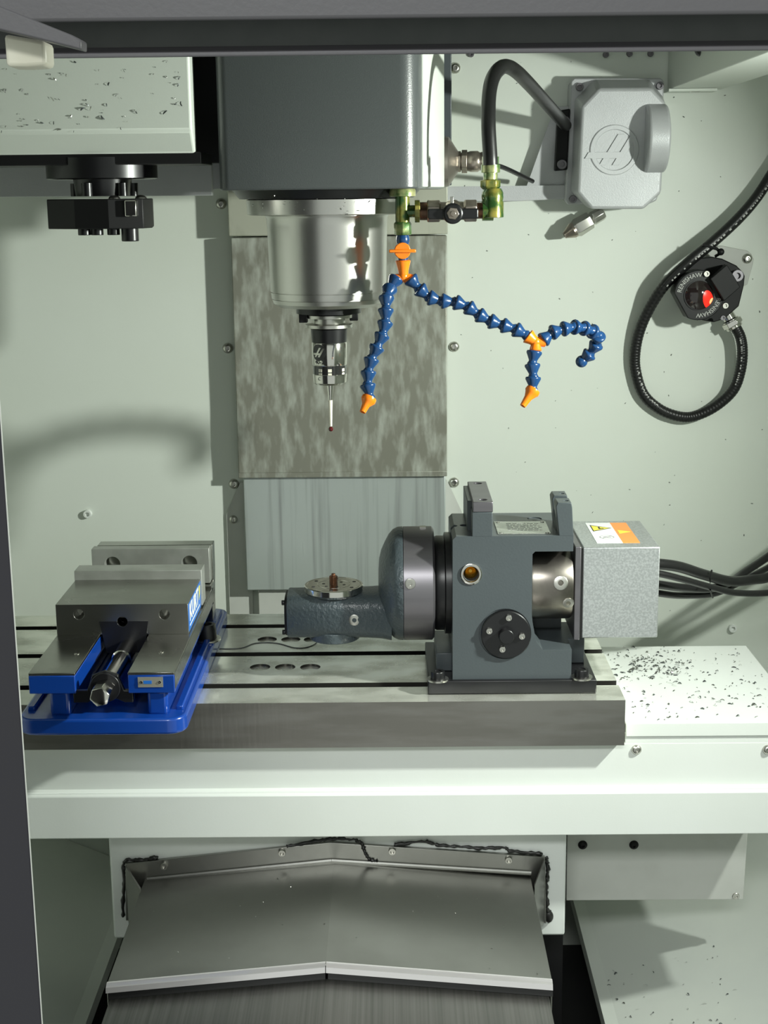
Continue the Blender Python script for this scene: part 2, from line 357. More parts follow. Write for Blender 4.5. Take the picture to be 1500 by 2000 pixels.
# flange against the apron
fo = XZ([(246,1684),(330,1676),(645,1641),(980,1664),(1064,1672),(1066,1795)], 1.598)
fi = XZ([(288,1795),(288,1716),(648,1680),(1036,1704),(1036,1795)], 1.598)
fo2 = XZ([(247,1795),(246,1684),(645,1643),(1064,1671),(1066,1800)], 1.598)
B().loft([(x,1.594,z) for x,z in fo2+fi[::-1]], [(x,1.599,z) for x,z in fo2+fi[::-1]]).obj('flange', 'cover1', yc, .0005)
cv = [PY(288,1717,1.594), PY(648,1681,1.594), PY(1037,1705,1.594)]
for a, b_ in zip(cv, cv[1:]): B().tube([a, b_], .0035, 10).obj('weld_fillet', 'cover1', yc)
for s, p, q in ((-1, (247,1688), (283,1712)), (1, (1063,1675), (1039,1704))):
    a, c = PY(*p,1.594), PY(*q,1.594)
    B().loft([(a.x,1.588,a.z),(c.x,1.560,c.z),(c.x,1.560,c.z-.055),(a.x,1.588,a.z-.085)], [(a.x,1.592,a.z),(c.x,1.565,c.z),(c.x,1.565,c.z-.055),(a.x,1.592,a.z-.085)]).obj('cheek', 'cover1', yc)
for u, v in ((321,1690),(551,1664),(766,1661),(993,1678)): screw(yc, PY(u,v,1.594), FY, .0044, 'cap', 'satin')
def bead(name, px, Y, r, parent, n=10):
    pts = catmull([PY(u,v,Y) for u,v in px], n)
    pts = [p+Vector((random.uniform(-1,1),0,random.uniform(-1,1)))*r*.35 for p in pts]
    return B().tube(pts, [r*random.uniform(.5,1.25) for _ in pts], 8).obj(name, 'goo', parent, ang=80)
bead('sealant', [(240,1790),(243,1720),(244,1682),(280,1680),(310,1674)], 1.597, .0026, yc)
bead('sealant', [(560,1652),(620,1642),(650,1638),(690,1640),(706,1648),(712,1664),(722,1678),(738,1682)], 1.593, .0022, yc)
bead('sealant', [(770,1650),(830,1644),(860,1650),(930,1656),(985,1656),(1000,1662),(1060,1668)], 1.597, .0022, yc)
bead('sealant', [(1067,1675),(1070,1700),(1067,1730),(1068,1770),(1074,1785),(1070,1800)], 1.597, .0026, yc)
B().sphere(PY(1072,1790,1.597), .0062, 14, 8, (.9,.6,1.3)).obj('sealant', 'goo', yc)

# ================================================================== CHUTE (floor of the enclosure)
ze = -.46
for s, nm in ((1,'right'), (-1,'left')):
    e0 = PZ(1120,1760,ze) if s == 1 else PZ(215,1870,ze)
    x0 = e0.x; x1 = s*.95
    t = thing('chip_chute', (x0,1.5,ze), ('pale sloping chip chute floor to the right of the dark way cover' if s == 1 else 'shaded sloping chip chute floor to the left of the dark way cover'), 'chute')
    B().loft([(x0,.95,ze),(x0+s*.016,.95,ze+.003),(x0+s*.016,.95,ze-.003),(x0,.95,ze-.02)], [(x0,YW-.002,ze),(x0+s*.016,YW-.002,ze+.003),(x0+s*.016,YW-.002,ze-.003),(x0,YW-.002,ze-.02)]).obj('edge_lip', 'chute', t)
    B().loft([(x0+s*.016,.95,ze+.003),(x1,.95,ze+.24),(x1,.95,ze+.23),(x0+s*.016,.95,ze-.006)], [(x0+s*.016,YW-.002,ze+.003),(x1,YW-.002,ze+.24),(x1,YW-.002,ze+.23),(x0+s*.016,YW-.002,ze-.006)]).obj('sloping_sheet', 'chute', t)
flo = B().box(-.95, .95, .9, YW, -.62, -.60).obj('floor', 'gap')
B().box(-.36, .22, 1.74, 1.75, -.60, -.2).obj('gap_shade_sheet', 'gap', flo)  # black sheet added so the gap under the apron reads as deep shade
tag(flo, 'bottom of the chip trough below the way cover, blackened for the shade there', 'floor', kind='structure')

# ================================================================== SPINDLE HEAD
SY = 1.69; SX = PY(640,500,SY).x
HY = 1.56; hx0, hx1 = PY(431,370,HY).x, PY(824,370,HY).x; hz = PY(640,370,HY).z
hr = thing('spindle_head', (SX,SY,.44), 'dark grey spindle head with satin steel spindle nose pointing down', 'spindle head')
xb = PY(864,300,1.80).x
plan = [(hx0-.002,1.95),(hx0-.004,HY+.05)]+arc(hx0+.010, HY+.012, .012, 190, 268, 6)+arc(hx1-.024, HY+.022, .022, -88, -12, 8)+[(xb,1.80),(xb,1.95)]
B().pz(plan, hz, 1.0).obj('head_casting', 'headgrey', hr, .002, ang=30)
xk = PY(882,300,1.90).x
B().box(xb-.02, xk, 1.90, 2.0, PY(870,362,1.90).z, 1.0).obj('rear_plate', 'rotgrey', hr, .001)
B().loft([(hx1+.0035,HY+.045,hz+.002),(xb+.002,1.79,hz+.002),(xb+.002,1.79,1.0),(hx1+.0035,HY+.045,1.0)], [(hx1-.001,HY+.045,hz+.002),(xb-.004,1.79,hz+.002),(xb-.004,1.79,1.0),(hx1-.001,HY+.045,1.0)]).obj('side_cover', 'wall', hr, .0008)
zf0, zf1, zn0, zn1 = PY(640,388,SY-.09).z, PY(640,421,SY-.09).z, PY(640,424,SY-.07).z, PY(640,606,SY-.067).z
B().lathe([(hz,.108),(zf0,.100)], (SX,SY,0), (0,0,1), 56).obj('collar', 'black', hr)
B().lathe([(zf1,.088),(zf1+.001,.0915),(zf0-.001,.0925),(zf0,.090)], (SX,SY,0), (0,0,1), 64).obj('flange', 'nose', hr)
h = zf1-zn1
B().lathe([(zn1,.058),(zn1+.004,.0640),(zn1+.0085,.0655),(zn1+.0088,.0648),(zn1+.0094,.0648),(zn1+.0097,.0662),(zn1+.0165,.0668),(zn1+.0168,.0658),(zn1+.0175,.0658),(zn1+.0178,.0675),(zf1-.012,.0695),(zf1-.004,.0700),(zf1-.001,.0715),(zf1,.0715)], (SX,SY,0), (0,0,1), 72).obj('spindle_nose', 'nose', hr, ang=25)
zd = PY(645,615,SY-.03).z
B().cyl((SX,SY,zd), (0,0,1), .038, zn1-zd+.002, 40).obj('spindle_face', 'black', hr)
for a in (200, 20):
    d = Vector((math.cos(math.radians(a)), math.sin(math.radians(a)), 0)); c = Vector((SX,SY,zd-.006))+d*.031
    B().box(c.x-.005, c.x+.005, c.y-.006, c.y+.006, zd-.010, zn1).obj('drive_dog', 'blackmatte', hr, .001)
# cable gland on the head's right side
g0 = PY(874,316,1.86)
B().lathe([(-.012,.034),(.002,.030),(.010,.018),(.014,.012)], g0, (1,-.1,0), 28).obj('boss', 'glove', hr)
ga = Vector((1,-.1,0)).normalized(); g1 = g0+ga*.012
B().lathe([(0,.013),(.005,.013)], g1, ga, 6).lathe([(.006,.0145),(.013,.0145)], g1, ga, 6).lathe([(.005,.011),(.014,.012),(.017,.013),(.026,.013),(.029,.011),(.033,.0125),(.036,.0115)], g1, ga, 20).obj('cable_gland', 'valve', hr, .0006)

# ================================================================== TOUCH PROBE
pb = thing('touch_probe', (SX,SY,.29), 'steel touch probe with white ceramic stylus and ruby tip held in the spindle', 'probe')
def zs_(v, r=.02): return PY(645, v, SY-r).z
B().lathe([(zs_(644,.028),.026),(zs_(643,.028),.0278),(zs_(637,.028),.0278),(zs_(635,.028),.0190),(zs_(626,.028),.0190),(zs_(624,.028),.0278),(zs_(618,.028),.0278),(zs_(617,.028),.026),(zs_(612),.022)], (SX,SY,0), (0,0,1), 48).obj('holder_flange', 'satin', pb, ang=30)
B().lathe([(zs_(671),.0205),(zs_(645),.0215)], (SX,SY,0), (0,0,1), 40).obj('adapter', 'black', pb)
body = B().lathe([(zs_(716),.0203),(zs_(714.5),.0209),(zs_(672.5),.0209),(zs_(671),.0205)], (SX,SY,0), (0,0,1), 48).obj('body', 'chrome', pb)
win = B().lathe([(zs_(733),.0198),(zs_(716),.0198)], (SX,SY,0), (0,0,1), 48).obj('window_ring', 'window', pb)
B().lathe([(zs_(754.5),.011),(zs_(754),.017),(zs_(750),.0197),(zs_(734),.0205),(zs_(733),.020)], (SX,SY,0), (0,0,1), 48).obj('lower_body', 'chrome', pb)
B().lathe([(zs_(783,.003),.0022),(zs_(762,.003),.0037),(zs_(753,.003),.0040)], (SX,SY,0), (0,0,1), 20).obj('stylus_holder', 'chrome', pb)
B().lathe([(zs_(833,.002),.0016),(zs_(782,.002),.0026)], (SX,SY,0), (0,0,1), 16).obj('ceramic_stem', 'ceramic', pb)
B().sphere((SX,SY,zs_(838,.0)), .0030, 18, 12).obj('ruby_ball', 'ruby', pb)
def onp(r, z0, a0):   # wrap flat art (x,y,z=height) onto the probe barrel
    def f(p): a = a0+p.x/r; return Vector((SX+(r+p.z)*math.sin(a), SY-(r+p.z)*math.cos(a), z0+p.y))
    return f
A0 = -.62
disc = [(0,0)]+arc(0,0,.0098,0,360,40)[:-1]
f = onp(.0210, zs_(689), A0); b = B()
n = 10
for i in range(40):
    a, c = 2*math.pi*i/40, 2*math.pi*(i+1)/40
    b.add([f(Vector((0,0,.0001))), f(Vector((.0055*math.cos(a),.0055*math.sin(a),.0001))), f(Vector((.0055*math.cos(c),.0055*math.sin(c),.0001))), f(Vector((.0098*math.cos(c),.0098*math.sin(c),.0001))), f(Vector((.0098*math.cos(a),.0098*math.sin(a),.0001)))], [(0,1,2),(1,4,3,2)])
b.obj('emblem_disc', 'emblem', body)
def glyph(scale, fn, zoff, th):
    # slanted double-bar letter with a cross stroke, in units of the ring radius
    polys = [[(.13,.64),(.42,.64),(-.37,-.62),(-.64,-.62)], [(.63,.56),(.92,.56),(.21,-.62),(-.09,-.62)], [(-1.09,-.08),(.48,-.08),(.33,-.34),(-1.25,-.34)]]
    bb = B()
    for k, pl in enumerate(polys):
        # subdivide for wrapping
        A, Bq, Cq, D = [Vector((x*scale, y*scale, 0)) for x, y in pl]; n = 6
        lo = [A.lerp(D, i/n) for i in range(n+1)]; hi_ = [Bq.lerp(Cq, i/n) for i in range(n+1)]
        if k == 2: lo = [A.lerp(Bq, i/n) for i in range(n+1)]; hi_ = [D.lerp(Cq, i/n) for i in range(n+1)]
        z0, z1 = Vector((0,0,zoff)), Vector((0,0,zoff+th+k*.00004))
        vs = [fn(p+z1) for p in lo]+[fn(p+z1) for p in hi_]+[fn(p+z0) for p in lo]+[fn(p+z0) for p in hi_]; m = n+1
        fs = [(i,i+1,m+i+1,m+i) for i in range(n)]+[(i,i+1,2*m+i+1,2*m+i) for i in range(n)]+[(m+i,m+i+1,3*m+i+1,3*m+i) for i in range(n)]
        fs += [(0,m,3*m,2*m),(n,m+n,3*m+n,2*m+n)]
        bb.add(vs, fs)
    return bb
glyph(.0088, f, .0002, .0001).obj('emblem_letter', 'satin', body, ang=60)
b = B(); text_on(b, '40-2', .0070, onp(.0210, zs_(708), A0+.05), .00012, .0001); b.obj('model_lettering', 'inkblack', body)
for k, a in enumerate((-.55,.0,.05,.48,.95)):
    b = B(); ff = onp(.0199, zs_(726 if k % 2 else 728), a)
    if k in (0,2,4):
        for dz in (-.0026,.0022): b.add([ff(Vector(q)) for q in ((-.0022,dz-.0018,0),(.0022,dz-.0018,0),(.0022,dz+.0018,0),(-.0022,dz+.0018,0),(-.0022,dz-.0018,.0003),(.0022,dz-.0018,.0003),(.0022,dz+.0018,.0003),(-.0022,dz+.0018,.0003))], [(0,1,2,3),(4,5,6,7),(0,1,5,4),(1,2,6,5),(2,3,7,6),(3,0,4,7)])
        b.obj('window_marker', 'ceramic', win)
b = B(); text_on(b, 'C', .0055, onp(.0205, zs_(741), A0), .0001, .0001); b.obj('lettering', 'inkgrey', body)

# ================================================================== COOLANT MANIFOLD
VY = 1.612
mf = thing('coolant_manifold', PY(787,460,VY), 'green corroded brass coolant tee with steel ball valve beside the spindle nose', 'valve')
def pz_(u, v, Y=VY): return PY(u, v, Y)
sc = (PY(900,420,VY).x-PY(800,420,VY).x)/100     # metres per pixel here
t0 = pz_(786,371); 
def zc(v): return PY(786,v,VY).z
tx = t0.x
B().lathe([(zc(384),.013),(zc(383),.0145),(zc(372),.0145),(zc(366),.013)], (tx,VY,0), (0,0,1), 24).obj('top_collar', 'brasslite', mf)
B().lathe([(zc(437),.0080),(zc(384),.0082)], (tx,VY,0), (0,0,1), 24).obj('tee', 'brass', mf)
B().lathe([(zc(459),.0092),(zc(457),.0098),(zc(437),.0098),(zc(433),.0082)], (tx,VY,0), (0,0,1), 8).obj('lower_nut', 'brasslite', mf, .0005)
za = zc(413)
xu = lambda u: PY(u,413,VY).x
B().cyl((tx,VY,za), (1,0,0), .0066, xu(812)-tx, 20).obj('tee_branch', 'brass', mf)
B().cyl((xu(810),VY,za), (1,0,0), .0122, xu(820)-xu(810), 6).obj('branch_nut', 'brass', mf, .0005)
B().cyl((xu(819),VY,za), (1,0,0), .0098, xu(836)-xu(819), 20).obj('nipple', 'copper', mf)
vb = B().lathe([(xu(834),.0118),(xu(836),.0128),(xu(858),.0128),(xu(860),.0105),(xu(906),.0105),(xu(908),.0128),(xu(929),.0128),(xu(931),.0118)], (0,VY,za), (1,0,0), 8, ph=math.pi/8).sphere((xu(884),VY,za), .0125, 18, 10).obj('valve_body', 'valve', mf, .0006)
zl = PY(884,417,VY-.018).z; xv = PY(884,417,VY-.018).x
B().cyl((xv,VY,zl), FY, .0105, .017, 24).obj('valve_bonnet', 'black', mf)
lev = B().py(rrect(xv-.027, xv+.028, zl-.0058, zl+.0052, .002), VY-.021, VY-.0165).lathe([(.012,.0112),(.023,.0112),(.0245,.010)], (xv,VY,zl), FY, 28).obj('lever', 'black', mf, .0012)
B().cyl((xv,VY-.0235,zl), FY, .0068, .0042, 6, ph=.4).lathe([(.0040,.0032),(.0065,.0030)], (xv,VY-.0235,zl), FY, 14).obj('lever_nut', 'valve', lev, .0004)
B().box(xv-.0025, xv+.001, VY-.019, VY-.015, zl+.008, zl+.018).obj('lever_stop', 'satin', mf, .0004)
B().cyl((xu(929),VY,za), (1,0,0), .0088, xu(945)-xu(929), 20).obj('nipple', 'copper', mf)
xe_ = PY(962,400,VY).x
B().lathe([(PY(962,425,VY).z,.0115),(PY(962,424,VY).z,.0124),(PY(962,396,VY).z,.0124),(PY(962,392,VY).z,.0116),(PY(962,385,VY).z,.0122),(PY(962,376,VY).z,.0118),(PY(962,368,VY).z,.0095)], (xe_,VY,0), (0,0,1), 24).cyl((xu(942),VY,za), (1,0,0), .0112, .012, 20).obj('elbow', 'brass', mf)
xh = PY(958,330,VY).x
B().lathe([(PY(958,370,VY).z,.0085),(PY(958,365,VY).z,.0112),(PY(958,352,VY).z,.0112),(PY(958,350,VY).z,.0085)], (xh,VY,0), (0,0,1), 6).obj('swivel_nut', 'brass', mf, .0005)
B().lathe([(PY(958,351,VY).z,.0080),(PY(958,338,VY).z,.0080),(PY(958,337,VY).z,.0105),(PY(958,322,VY).z,.0105),(PY(958,320,VY).z,.0090),(PY(958,306,VY).z,.0092)], (xh,VY,0), (0,0,1), 16).obj('hose_ferrule', 'brasslite', mf)
# black hose
hp = [(958,322,1.60),(957,301,1.60),(954,245,1.605),(955,189,1.62),(962,154,1.635),(976,134,1.65),(991,130,1.665),(1010,141,1.69),(1036,167,1.76),(1062,196,1.84),(1085,222,1.93),(1105,245,2.02)]
b = B().tube(catmull([PY(u,v,Y) for u,v,Y in hp], 8), .0080, 18).obj('coolant_hose', 'rubber', ang=80)
tag(b, 'black rubber hose looping from the corroded elbow to the grey cast box', 'hose')
b = B().tube(catmull([PY(938,315,1.86), PY(965,322,1.88), PY(990,330,1.92), PY(1040,354,2.03)], 6), .0031, 10).obj('sensor_cable', 'rubber', ang=80)
tag(b, 'thin black cable from the spindle head gland to the box bracket', 'cable')

# ================================================================== MODULAR COOLANT HOSE
lc = thing('modular_coolant_hose', PY(790,540,VY), 'blue and orange segmented coolant hose with two nozzles hanging beside the probe', 'coolant hose')
segme = B().lathe([(-.0006,.0062),(.0000,.0084),(.0012,.0089),(.0026,.0088),(.0088,.0056),(.0110,.0046),(.0122,.0050),(.0145,.0062),(.0165,.0052)], (0,0,0), (0,0,1), 20).mesh('hose_segment', 60); segme.materials.append(MAT['blueplastic'])
def chain(px, skip=0, flip=False, step=.0146):
    cu_ = catmull([PY(u,v,Y) for u,v,Y in px], 16); LL = sum((b_-a_).length for a_, b_ in zip(cu_, cu_[1:])); step = LL/round(LL/step)*.9995
    pts = resample(cu_, step)
    if len(pts) < 2: return
    for i in range(len(pts)-1):
        d = (pts[i+1]-pts[i]); o = bpy.data.objects.new('hose_segment', segme); COL.objects.link(o)
        p = pts[i]
        if flip: d = -d; p = pts[i+1]
        o.matrix_basis = Matrix.Translation(p) @ d.to_track_quat('Z','Y').to_matrix().to_4x4(); adopt(o, lc)
    return pts
def Lp(pts): return [(680+x/2.885, 360+y/2.885, Y) for x,y,Y in pts]
# shut-off valve
B().lathe([(zc(476),.0068),(zc(470),.0078),(zc(464),.0074),(zc(458),.0066)], (tx,VY,0), (0,0,1), 20).obj('inlet', 'blueplastic', lc)
B().lathe([(zc(512),.0056),(zc(474),.0062)], (tx,VY,0), (0,0,1), 20).obj('valve_stem', 'blueplastic', lc)
vc = PY(786,490,VY-.012)
kn = B().cyl((vc.x,VY+.009,vc.z), FY, .0090, .022, 28).obj('shutoff_knob', 'orange', lc, .0008)
B().box(vc.x-.0148, vc.x+.0148, VY-.017, VY-.011, vc.z-.0018, vc.z+.0018).obj('knob_handle', 'orange', kn, .001)
# upper Y fitting
def yfit(root, arms, rin):
    b = B()
    for p, r0, r1 in arms:
        d = (p-root); L = d.length
        b.lathe([(-.002,r0*.9),(L*.35,r0),(L-.001,r1),(L,r1*.86)], root, d, 20)
    b.sphere(root, rin, 16, 10)
    return b.obj('splitter', 'orange', lc, ang=50)
y1 = PY(788,540,VY)
yfit(y1, [(PY(787,508,VY), .0058, .0086), (PY(774,548,VY), .0055, .0072), (PY(802,548,VY), .0055, .0072)], .0062)
ch = chain(Lp([(272,530,1.612),(240,578,1.608),(212,650,1.592),(214,730,1.588),(206,800,1.585),(185,870,1.58),(152,940,1.577),(120,1015,1.575),(113,1085,1.572),(110,1145,1.570),(122,1200,1.568)]))
def nozzle(p0, p1):
    d = p1-p0; L = d.length
    B().lathe([(-.003,.0060),(-.002,.0083),(.0015,.0086),(.004,.0070),(L*.45,.0046),(L,.0034),(L,.0022),(L-.006,.0018)], p0, d, 20).obj('nozzle', 'orange', lc, ang=40)
nozzle(PY(720,780,1.568), PY(708,805,1.560))
ch = chain(Lp([(348,530,1.612),(385,570,1.612),(420,612,1.613),(470,645,1.614),(540,660,1.615),(615,666,1.616),(690,700,1.617),(745,742,1.618),(810,775,1.619),(880,797,1.620),(950,820,1.621),(1005,852,1.622)]))
y2 = PY(1046,668,1.622)
yfit(y2, [(PY(1030,656,1.623), .0062, .0088), (PY(1064,666,1.624), .0055, .0068), (PY(1046,686,1.620), .0055, .0072)], .0062)
chain(Lp([(1050,940,1.620),(1045,975,1.619),(1036,1035,1.617),(1044,1100,1.614),(1040,1160,1.612)]))
nozzle(PY(1040,764,1.612), PY(1021,793,1.604))
ce = chain(Lp([(1095,880,1.624),(1130,845,1.626),(1190,822,1.630),(1250,806,1.634),(1305,806,1.640),(1355,820,1.648),(1395,838,1.655),(1414,862,1.662),(1400,900,1.668),(1375,940,1.671),(1345,972,1.673),(1315,998,1.675)]))
B().sphere(ce[-1], .0072, 16, 10).obj('ball_end', 'blueplastic', lc)

# ================================================================== CAST BOX WITH EMBLEM AND NOZZLE
BY = 1.985
bx = thing('cast_housing', PY(1210,405,2.03), 'silver cast aluminium box with round raised emblem mounted on the back wall', 'housing')
def K(pts): return [(1090+x/6.52, 140+y/6.52) for x, y in pts]
base = XZ(K([(165,120),(205,80),(1310,80),(1350,120),(1345,330),(1300,1500),(1255,1640),(1150,1690),(130,1690),(85,1640)]), 2.035)
B().py(base, 2.035, 2.048).obj('base_plate', 'alu', bx, .002)
B().py([(x*.97+.03*(.26), z*.97+.03*.63) for x,z in base], 2.048, 2.069).obj('rear_body', 'alu', bx)
front = [PY(u,v,BY) for u,v in K([(520,215),(1195,210),(1375,405),(1310,1540),(1090,1750),(425,1750),(245,1540),(300,445)])]
back = [PY(u,v,2.035) for u,v in K([(455,95),(1160,95),(1345,330),(1300,1560),(1070,1740),(370,1735),(160,1530),(205,350)])]
cvr = B().loft(front, back).obj('cover', 'alu', bx, .004, seg=3)
for x, y in ((270,195),(1292,182),(185,1625)): screw(bx, PY(*K([(x,y)])[0], 2.035), FY, .0052, 'cap', 'darksteel')
# D-shaped grip
ga_, gb_ = PY(1264,270,BY-.02).x, PY(1304,270,BY-.01).x
zc0, zc1 = PY(1285,203,BY).z, PY(1285,337,BY).z
zm = (zc0+zc1)/2; hh = (zc0-zc1)/2; pr = .038
Rg = (hh*hh+pr*pr)/(2*pr); a1 = math.degrees(math.asin(min(1,hh/Rg)))
if pr > hh: a1 = 180-a1
arcp = [(BY-pr+Rg-Rg*math.cos(math.radians(a)), zm+Rg*math.sin(math.radians(a))) for a in [a1-2*a1*i/24 for i in range(25)]]
B().px(arcp+[(BY+.02,zc1),(BY+.02,zc0)], ga_, gb_).obj('grip', 'alu', bx, .004, seg=3)
# emblem
ec = PY(1200,293,BY); rO = PY(1248,293,BY).x-ec.x
ring = B(); n = 56; prf = [(rO*.80,-.001),(rO*.80,.0012),(rO*.82,.0018),(rO*.97,.0018),(rO,.0012),(rO,-.001)]
vs = [(ec.x+r*math.cos(2*math.pi*i/n), BY-h_, ec.z+r*math.sin(2*math.pi*i/n)) for i in range(n) for r, h_ in prf]; k = len(prf)
ring.add(vs, [(i*k+j, i*k+(j+1)%k, ((i+1)%n)*k+(j+1)%k, ((i+1)%n)*k+j) for i in range(n) for j in range(k)])
ring.obj('emblem_ring', 'alu', cvr, ang=30)
glyph(rO*.97, lambda p: Vector((ec.x+p.x, BY-p.z, ec.z+p.y)), -.001, .0027).obj('emblem_letter', 'alu', cvr, .0003, ang=30)
# hinge block, bracket and arm
hb = B().py(XZ([(1090,216),(1114,212),(1108,332),(1084,334)], 2.030), 2.030, 2.047).obj('hinge_block', 'blackmatte', bx, .002)
for u, v in ((1103,237),(1097,321)): screw(bx, PY(u,v,2.030), FY, .0066, 'cap', 'darksteel')
bk = thing('housing_bracket', PY(1060,390,1.98), 'grey sheet bracket and bar joining the spindle head to the silver box', 'bracket')
B().py(XZ([(1028,364),(1078,224),(1086,208),(1116,207),(1110,366)], 2.050), 2.050, 2.053).obj('gusset', 'alu', bk, .0006)
B().py(XZ([(800,366),(1120,363),(1114,388),(1030,392),(1010,393),(800,394)], 2.044), 2.044, 2.050).obj('bar', 'alu', bk, .0006)
B().box(PY(800,366,2.044).x, PY(1120,366,2.044).x, 2.044, 2.068, PY(900,366,2.044).z, PY(900,364,2.044).z).obj('shelf', 'alu', bk)
# nozzle under the box
nz = thing('air_nozzle', PY(1140,440,2.045), 'small steel swivel nozzle hanging under the silver cast box', 'nozzle')
q0, q1 = PY(1176,416,2.045), PY(1102,460,2.04); dn = (q1-q0).normalized(); Ln = (q1-q0).length
B().lathe([(Ln*.72,.0105),(Ln*.78,.0112),(Ln*.97,.0052),(Ln,.0046),(Ln,.0028),(Ln-.006,.0026)], q0, dn, 22).obj('nozzle_tip', 'valve', nz)
B().lathe([(Ln*.28,.0085),(Ln*.31,.0125),(Ln*.66,.0135),(Ln*.70,.0118),(Ln*.74,.0112)], q0, dn, 6).obj('nozzle_hex', 'satin', nz, .0006)
B().lathe([(-.002,.0085),(.002,.0098),(Ln*.24,.0098),(Ln*.30,.0075)], q0, dn, 8).obj('swivel', 'satin', nz, .0005)
B().lathe([(0,.0055),(.012,.0055)], PY(1176,405,2.045), (0,0,1), 12).obj('stem', 'satin', nz)

# ================================================================== PROBE RECEIVER
RC = 2.005
rc = thing('probe_receiver', PY(1372,590,2.06), 'black round probe receiver with red glowing window on the back wall', 'receiver')
def Q(pts): return [(1280+x/7.5, 470+y/7.5) for x, y in pts]
mp = XZ(Q([(500,330),(920,80),(985,75),(1340,145),(1405,190),(1440,270),(1430,340),(1350,640),(1290,670),(1150,1000),(700,1100)]), 2.060)
mpl = B().py(mp, 2.060, 2.0695).obj('mounting_plate', 'plate', rc, .0008)
screw(mpl, PY(*Q([(1345,262)])[0], 2.060), FY, .0062, 'button', 'satin')
bp_ = XZ(Q([(340,640),(400,470),(520,350),(660,255),(830,235),(980,265),(1190,365),(1290,470),(1312,520),(1300,650),(1225,960),(1130,1045),(1010,1150),(860,1195),(700,1170),(490,1100)]), 2.035)
B().py(bp_, 2.035, 2.061).obj('body', 'blackmatte', rc, .0015)
lcx, lcz = (PY(*Q([(640,800)])[0], RC).x, PY(*Q([(640,800)])[0], RC).z)
mpp = (PY(1400,577,RC).x-PY(1300,577,RC).x)/100/7.5     # metres per crop pixel
def rp(dx, dy): return (lcx+dx*mpp, lcz-dy*mpp)
an = math.radians(60); rad = 365
ringp = []
for i in range(96):
    a = 2*math.pi*i/96; x, y = rad*math.cos(a), rad*math.sin(a)
    nx, ny = math.cos(math.radians(-30)), math.sin(math.radians(-30))  # flats face (+-) this way
    dd = x*nx+y*ny
    if dd > 262: x -= (dd-262)*nx; y -= (dd-262)*ny
    if dd < -300: x -= (dd+300)*nx; y -= (dd+300)*ny
    ringp.append(rp(x, y))
bez = B().py(ringp, RC, 2.036).obj('bezel', 'black', rc, .0012)
inner = [rp(222*math.cos(2*math.pi*i/40), 222*math.sin(2*math.pi*i/40)) for i in range(40)]
c3 = Vector((lcx, RC, lcz))
B().lathe([(-.001,.0275*222/222*1.0*mpp*222/.0275),(.0015,mpp*222),(.0015,mpp*212),(.0006,mpp*208)], c3, FY, 40).obj('window_rim', 'black', rc)
ln = B().lathe([(.0004+.0060*(1-(r_/210)**2), mpp*r_) for r_ in (210,190,165,140,110,75,40,0)], c3, FY, 40).obj('window', 'lens', rc, ang=60)
def dome(dx, dy, r0, r1, rot, h, mat, name):
    b_ = B(); n = 28; rg = 5; vs = []; fs = []
    for j in range(rg+1):
        k_ = j/rg
        for i in range(n):
            a = 2*math.pi*i/n; ex, ey = r0*k_*math.cos(a), r1*k_*math.sin(a)
            x = dx+ex*math.cos(rot)-ey*math.sin(rot); y = dy+ex*math.sin(rot)+ey*math.cos(rot)
            rr = math.hypot(x, y)*mpp; X, Z = rp(x, y)
            hgt = .0004+.0060*(1-(rr/(mpp*210))**2)+.0002
            vs.append((X, RC-hgt-h*(1-k_*k_), Z))
    for j in range(rg):
        for i in range(n): fs.append((j*n+i, j*n+(i+1)%n, (j+1)*n+(i+1)%n, (j+1)*n+i))
    b_.add(vs, fs); return b_.obj(name, mat, ln, ang=80)
dome(128, 62, 78, 138, math.radians(-14), .0003, 'led', 'glow')
dome(175, 85, 28, 52, math.radians(20), .0006, 'ledcore', 'glow_core')
# lettering on the bezel, twice
for k, am in enumerate((math.radians(232), math.radians(52))):
    b = B(); rt = mpp*292
    def fn(p, am=am):
        a = am+p.x/rt; rr = rt+p.y
        return Vector((lcx+rr*math.cos(a), RC-.0003-p.z, lcz-rr*math.sin(a)))
    text_on(b, 'RENISHAW', .0084, fn, .00005, .0002); b.obj('lettering', 'inkmid', bez)
# raised rectangular block with bolt
blk = [Q([(x,y)])[0] for x,y in ((805,560),(1050,350),(1245,680),(1010,885))]
f_ = XZ(blk, RC-.012); b2 = XZ([Q([(x,y)])[0] for x,y in ((790,580),(1050,350),(1255,690),(1000,905))], RC+.01)
B().loft([(x,RC-.012,z) for x,z in f_], [(x,RC+.026,z) for x,z in b2]).obj('block', 'blackmatte', rc, .001)
screw(rc, PY(*Q([(1185,510)])[0], 2.035), FY, .0085, 'cap', 'darksteel')
for x, y in ((745,485),(1020,950)): screw(rc, PY(*Q([(x,y)])[0], RC), FY, .0042, 'cap', 'satin')
for x, y in ((350,720),(575,1105),(985,1130)): screw(rc, PY(*Q([(x,y)])[0], RC+.005), FY, .0036, 'cap', 'darksteel')
gs, ge = PY(*Q([(1060,1090)])[0], 2.045), PY(*Q([(1160,1270)])[0], 2.043); gd = (ge-gs).normalized(); GL = (ge-gs).length
B().lathe([(-.012,.0085),(GL*.35,.0095),(GL*.37,.012),(GL*.5,.0122)], gs, gd, 18).lathe([(GL*.48,.0145),(GL*.85,.0145)], gs, gd, 6).lathe([(GL*.85,.012),(GL*1.05,.0118)], gs, gd, 18).obj('cable_gland', 'chrome', rc, .0006)
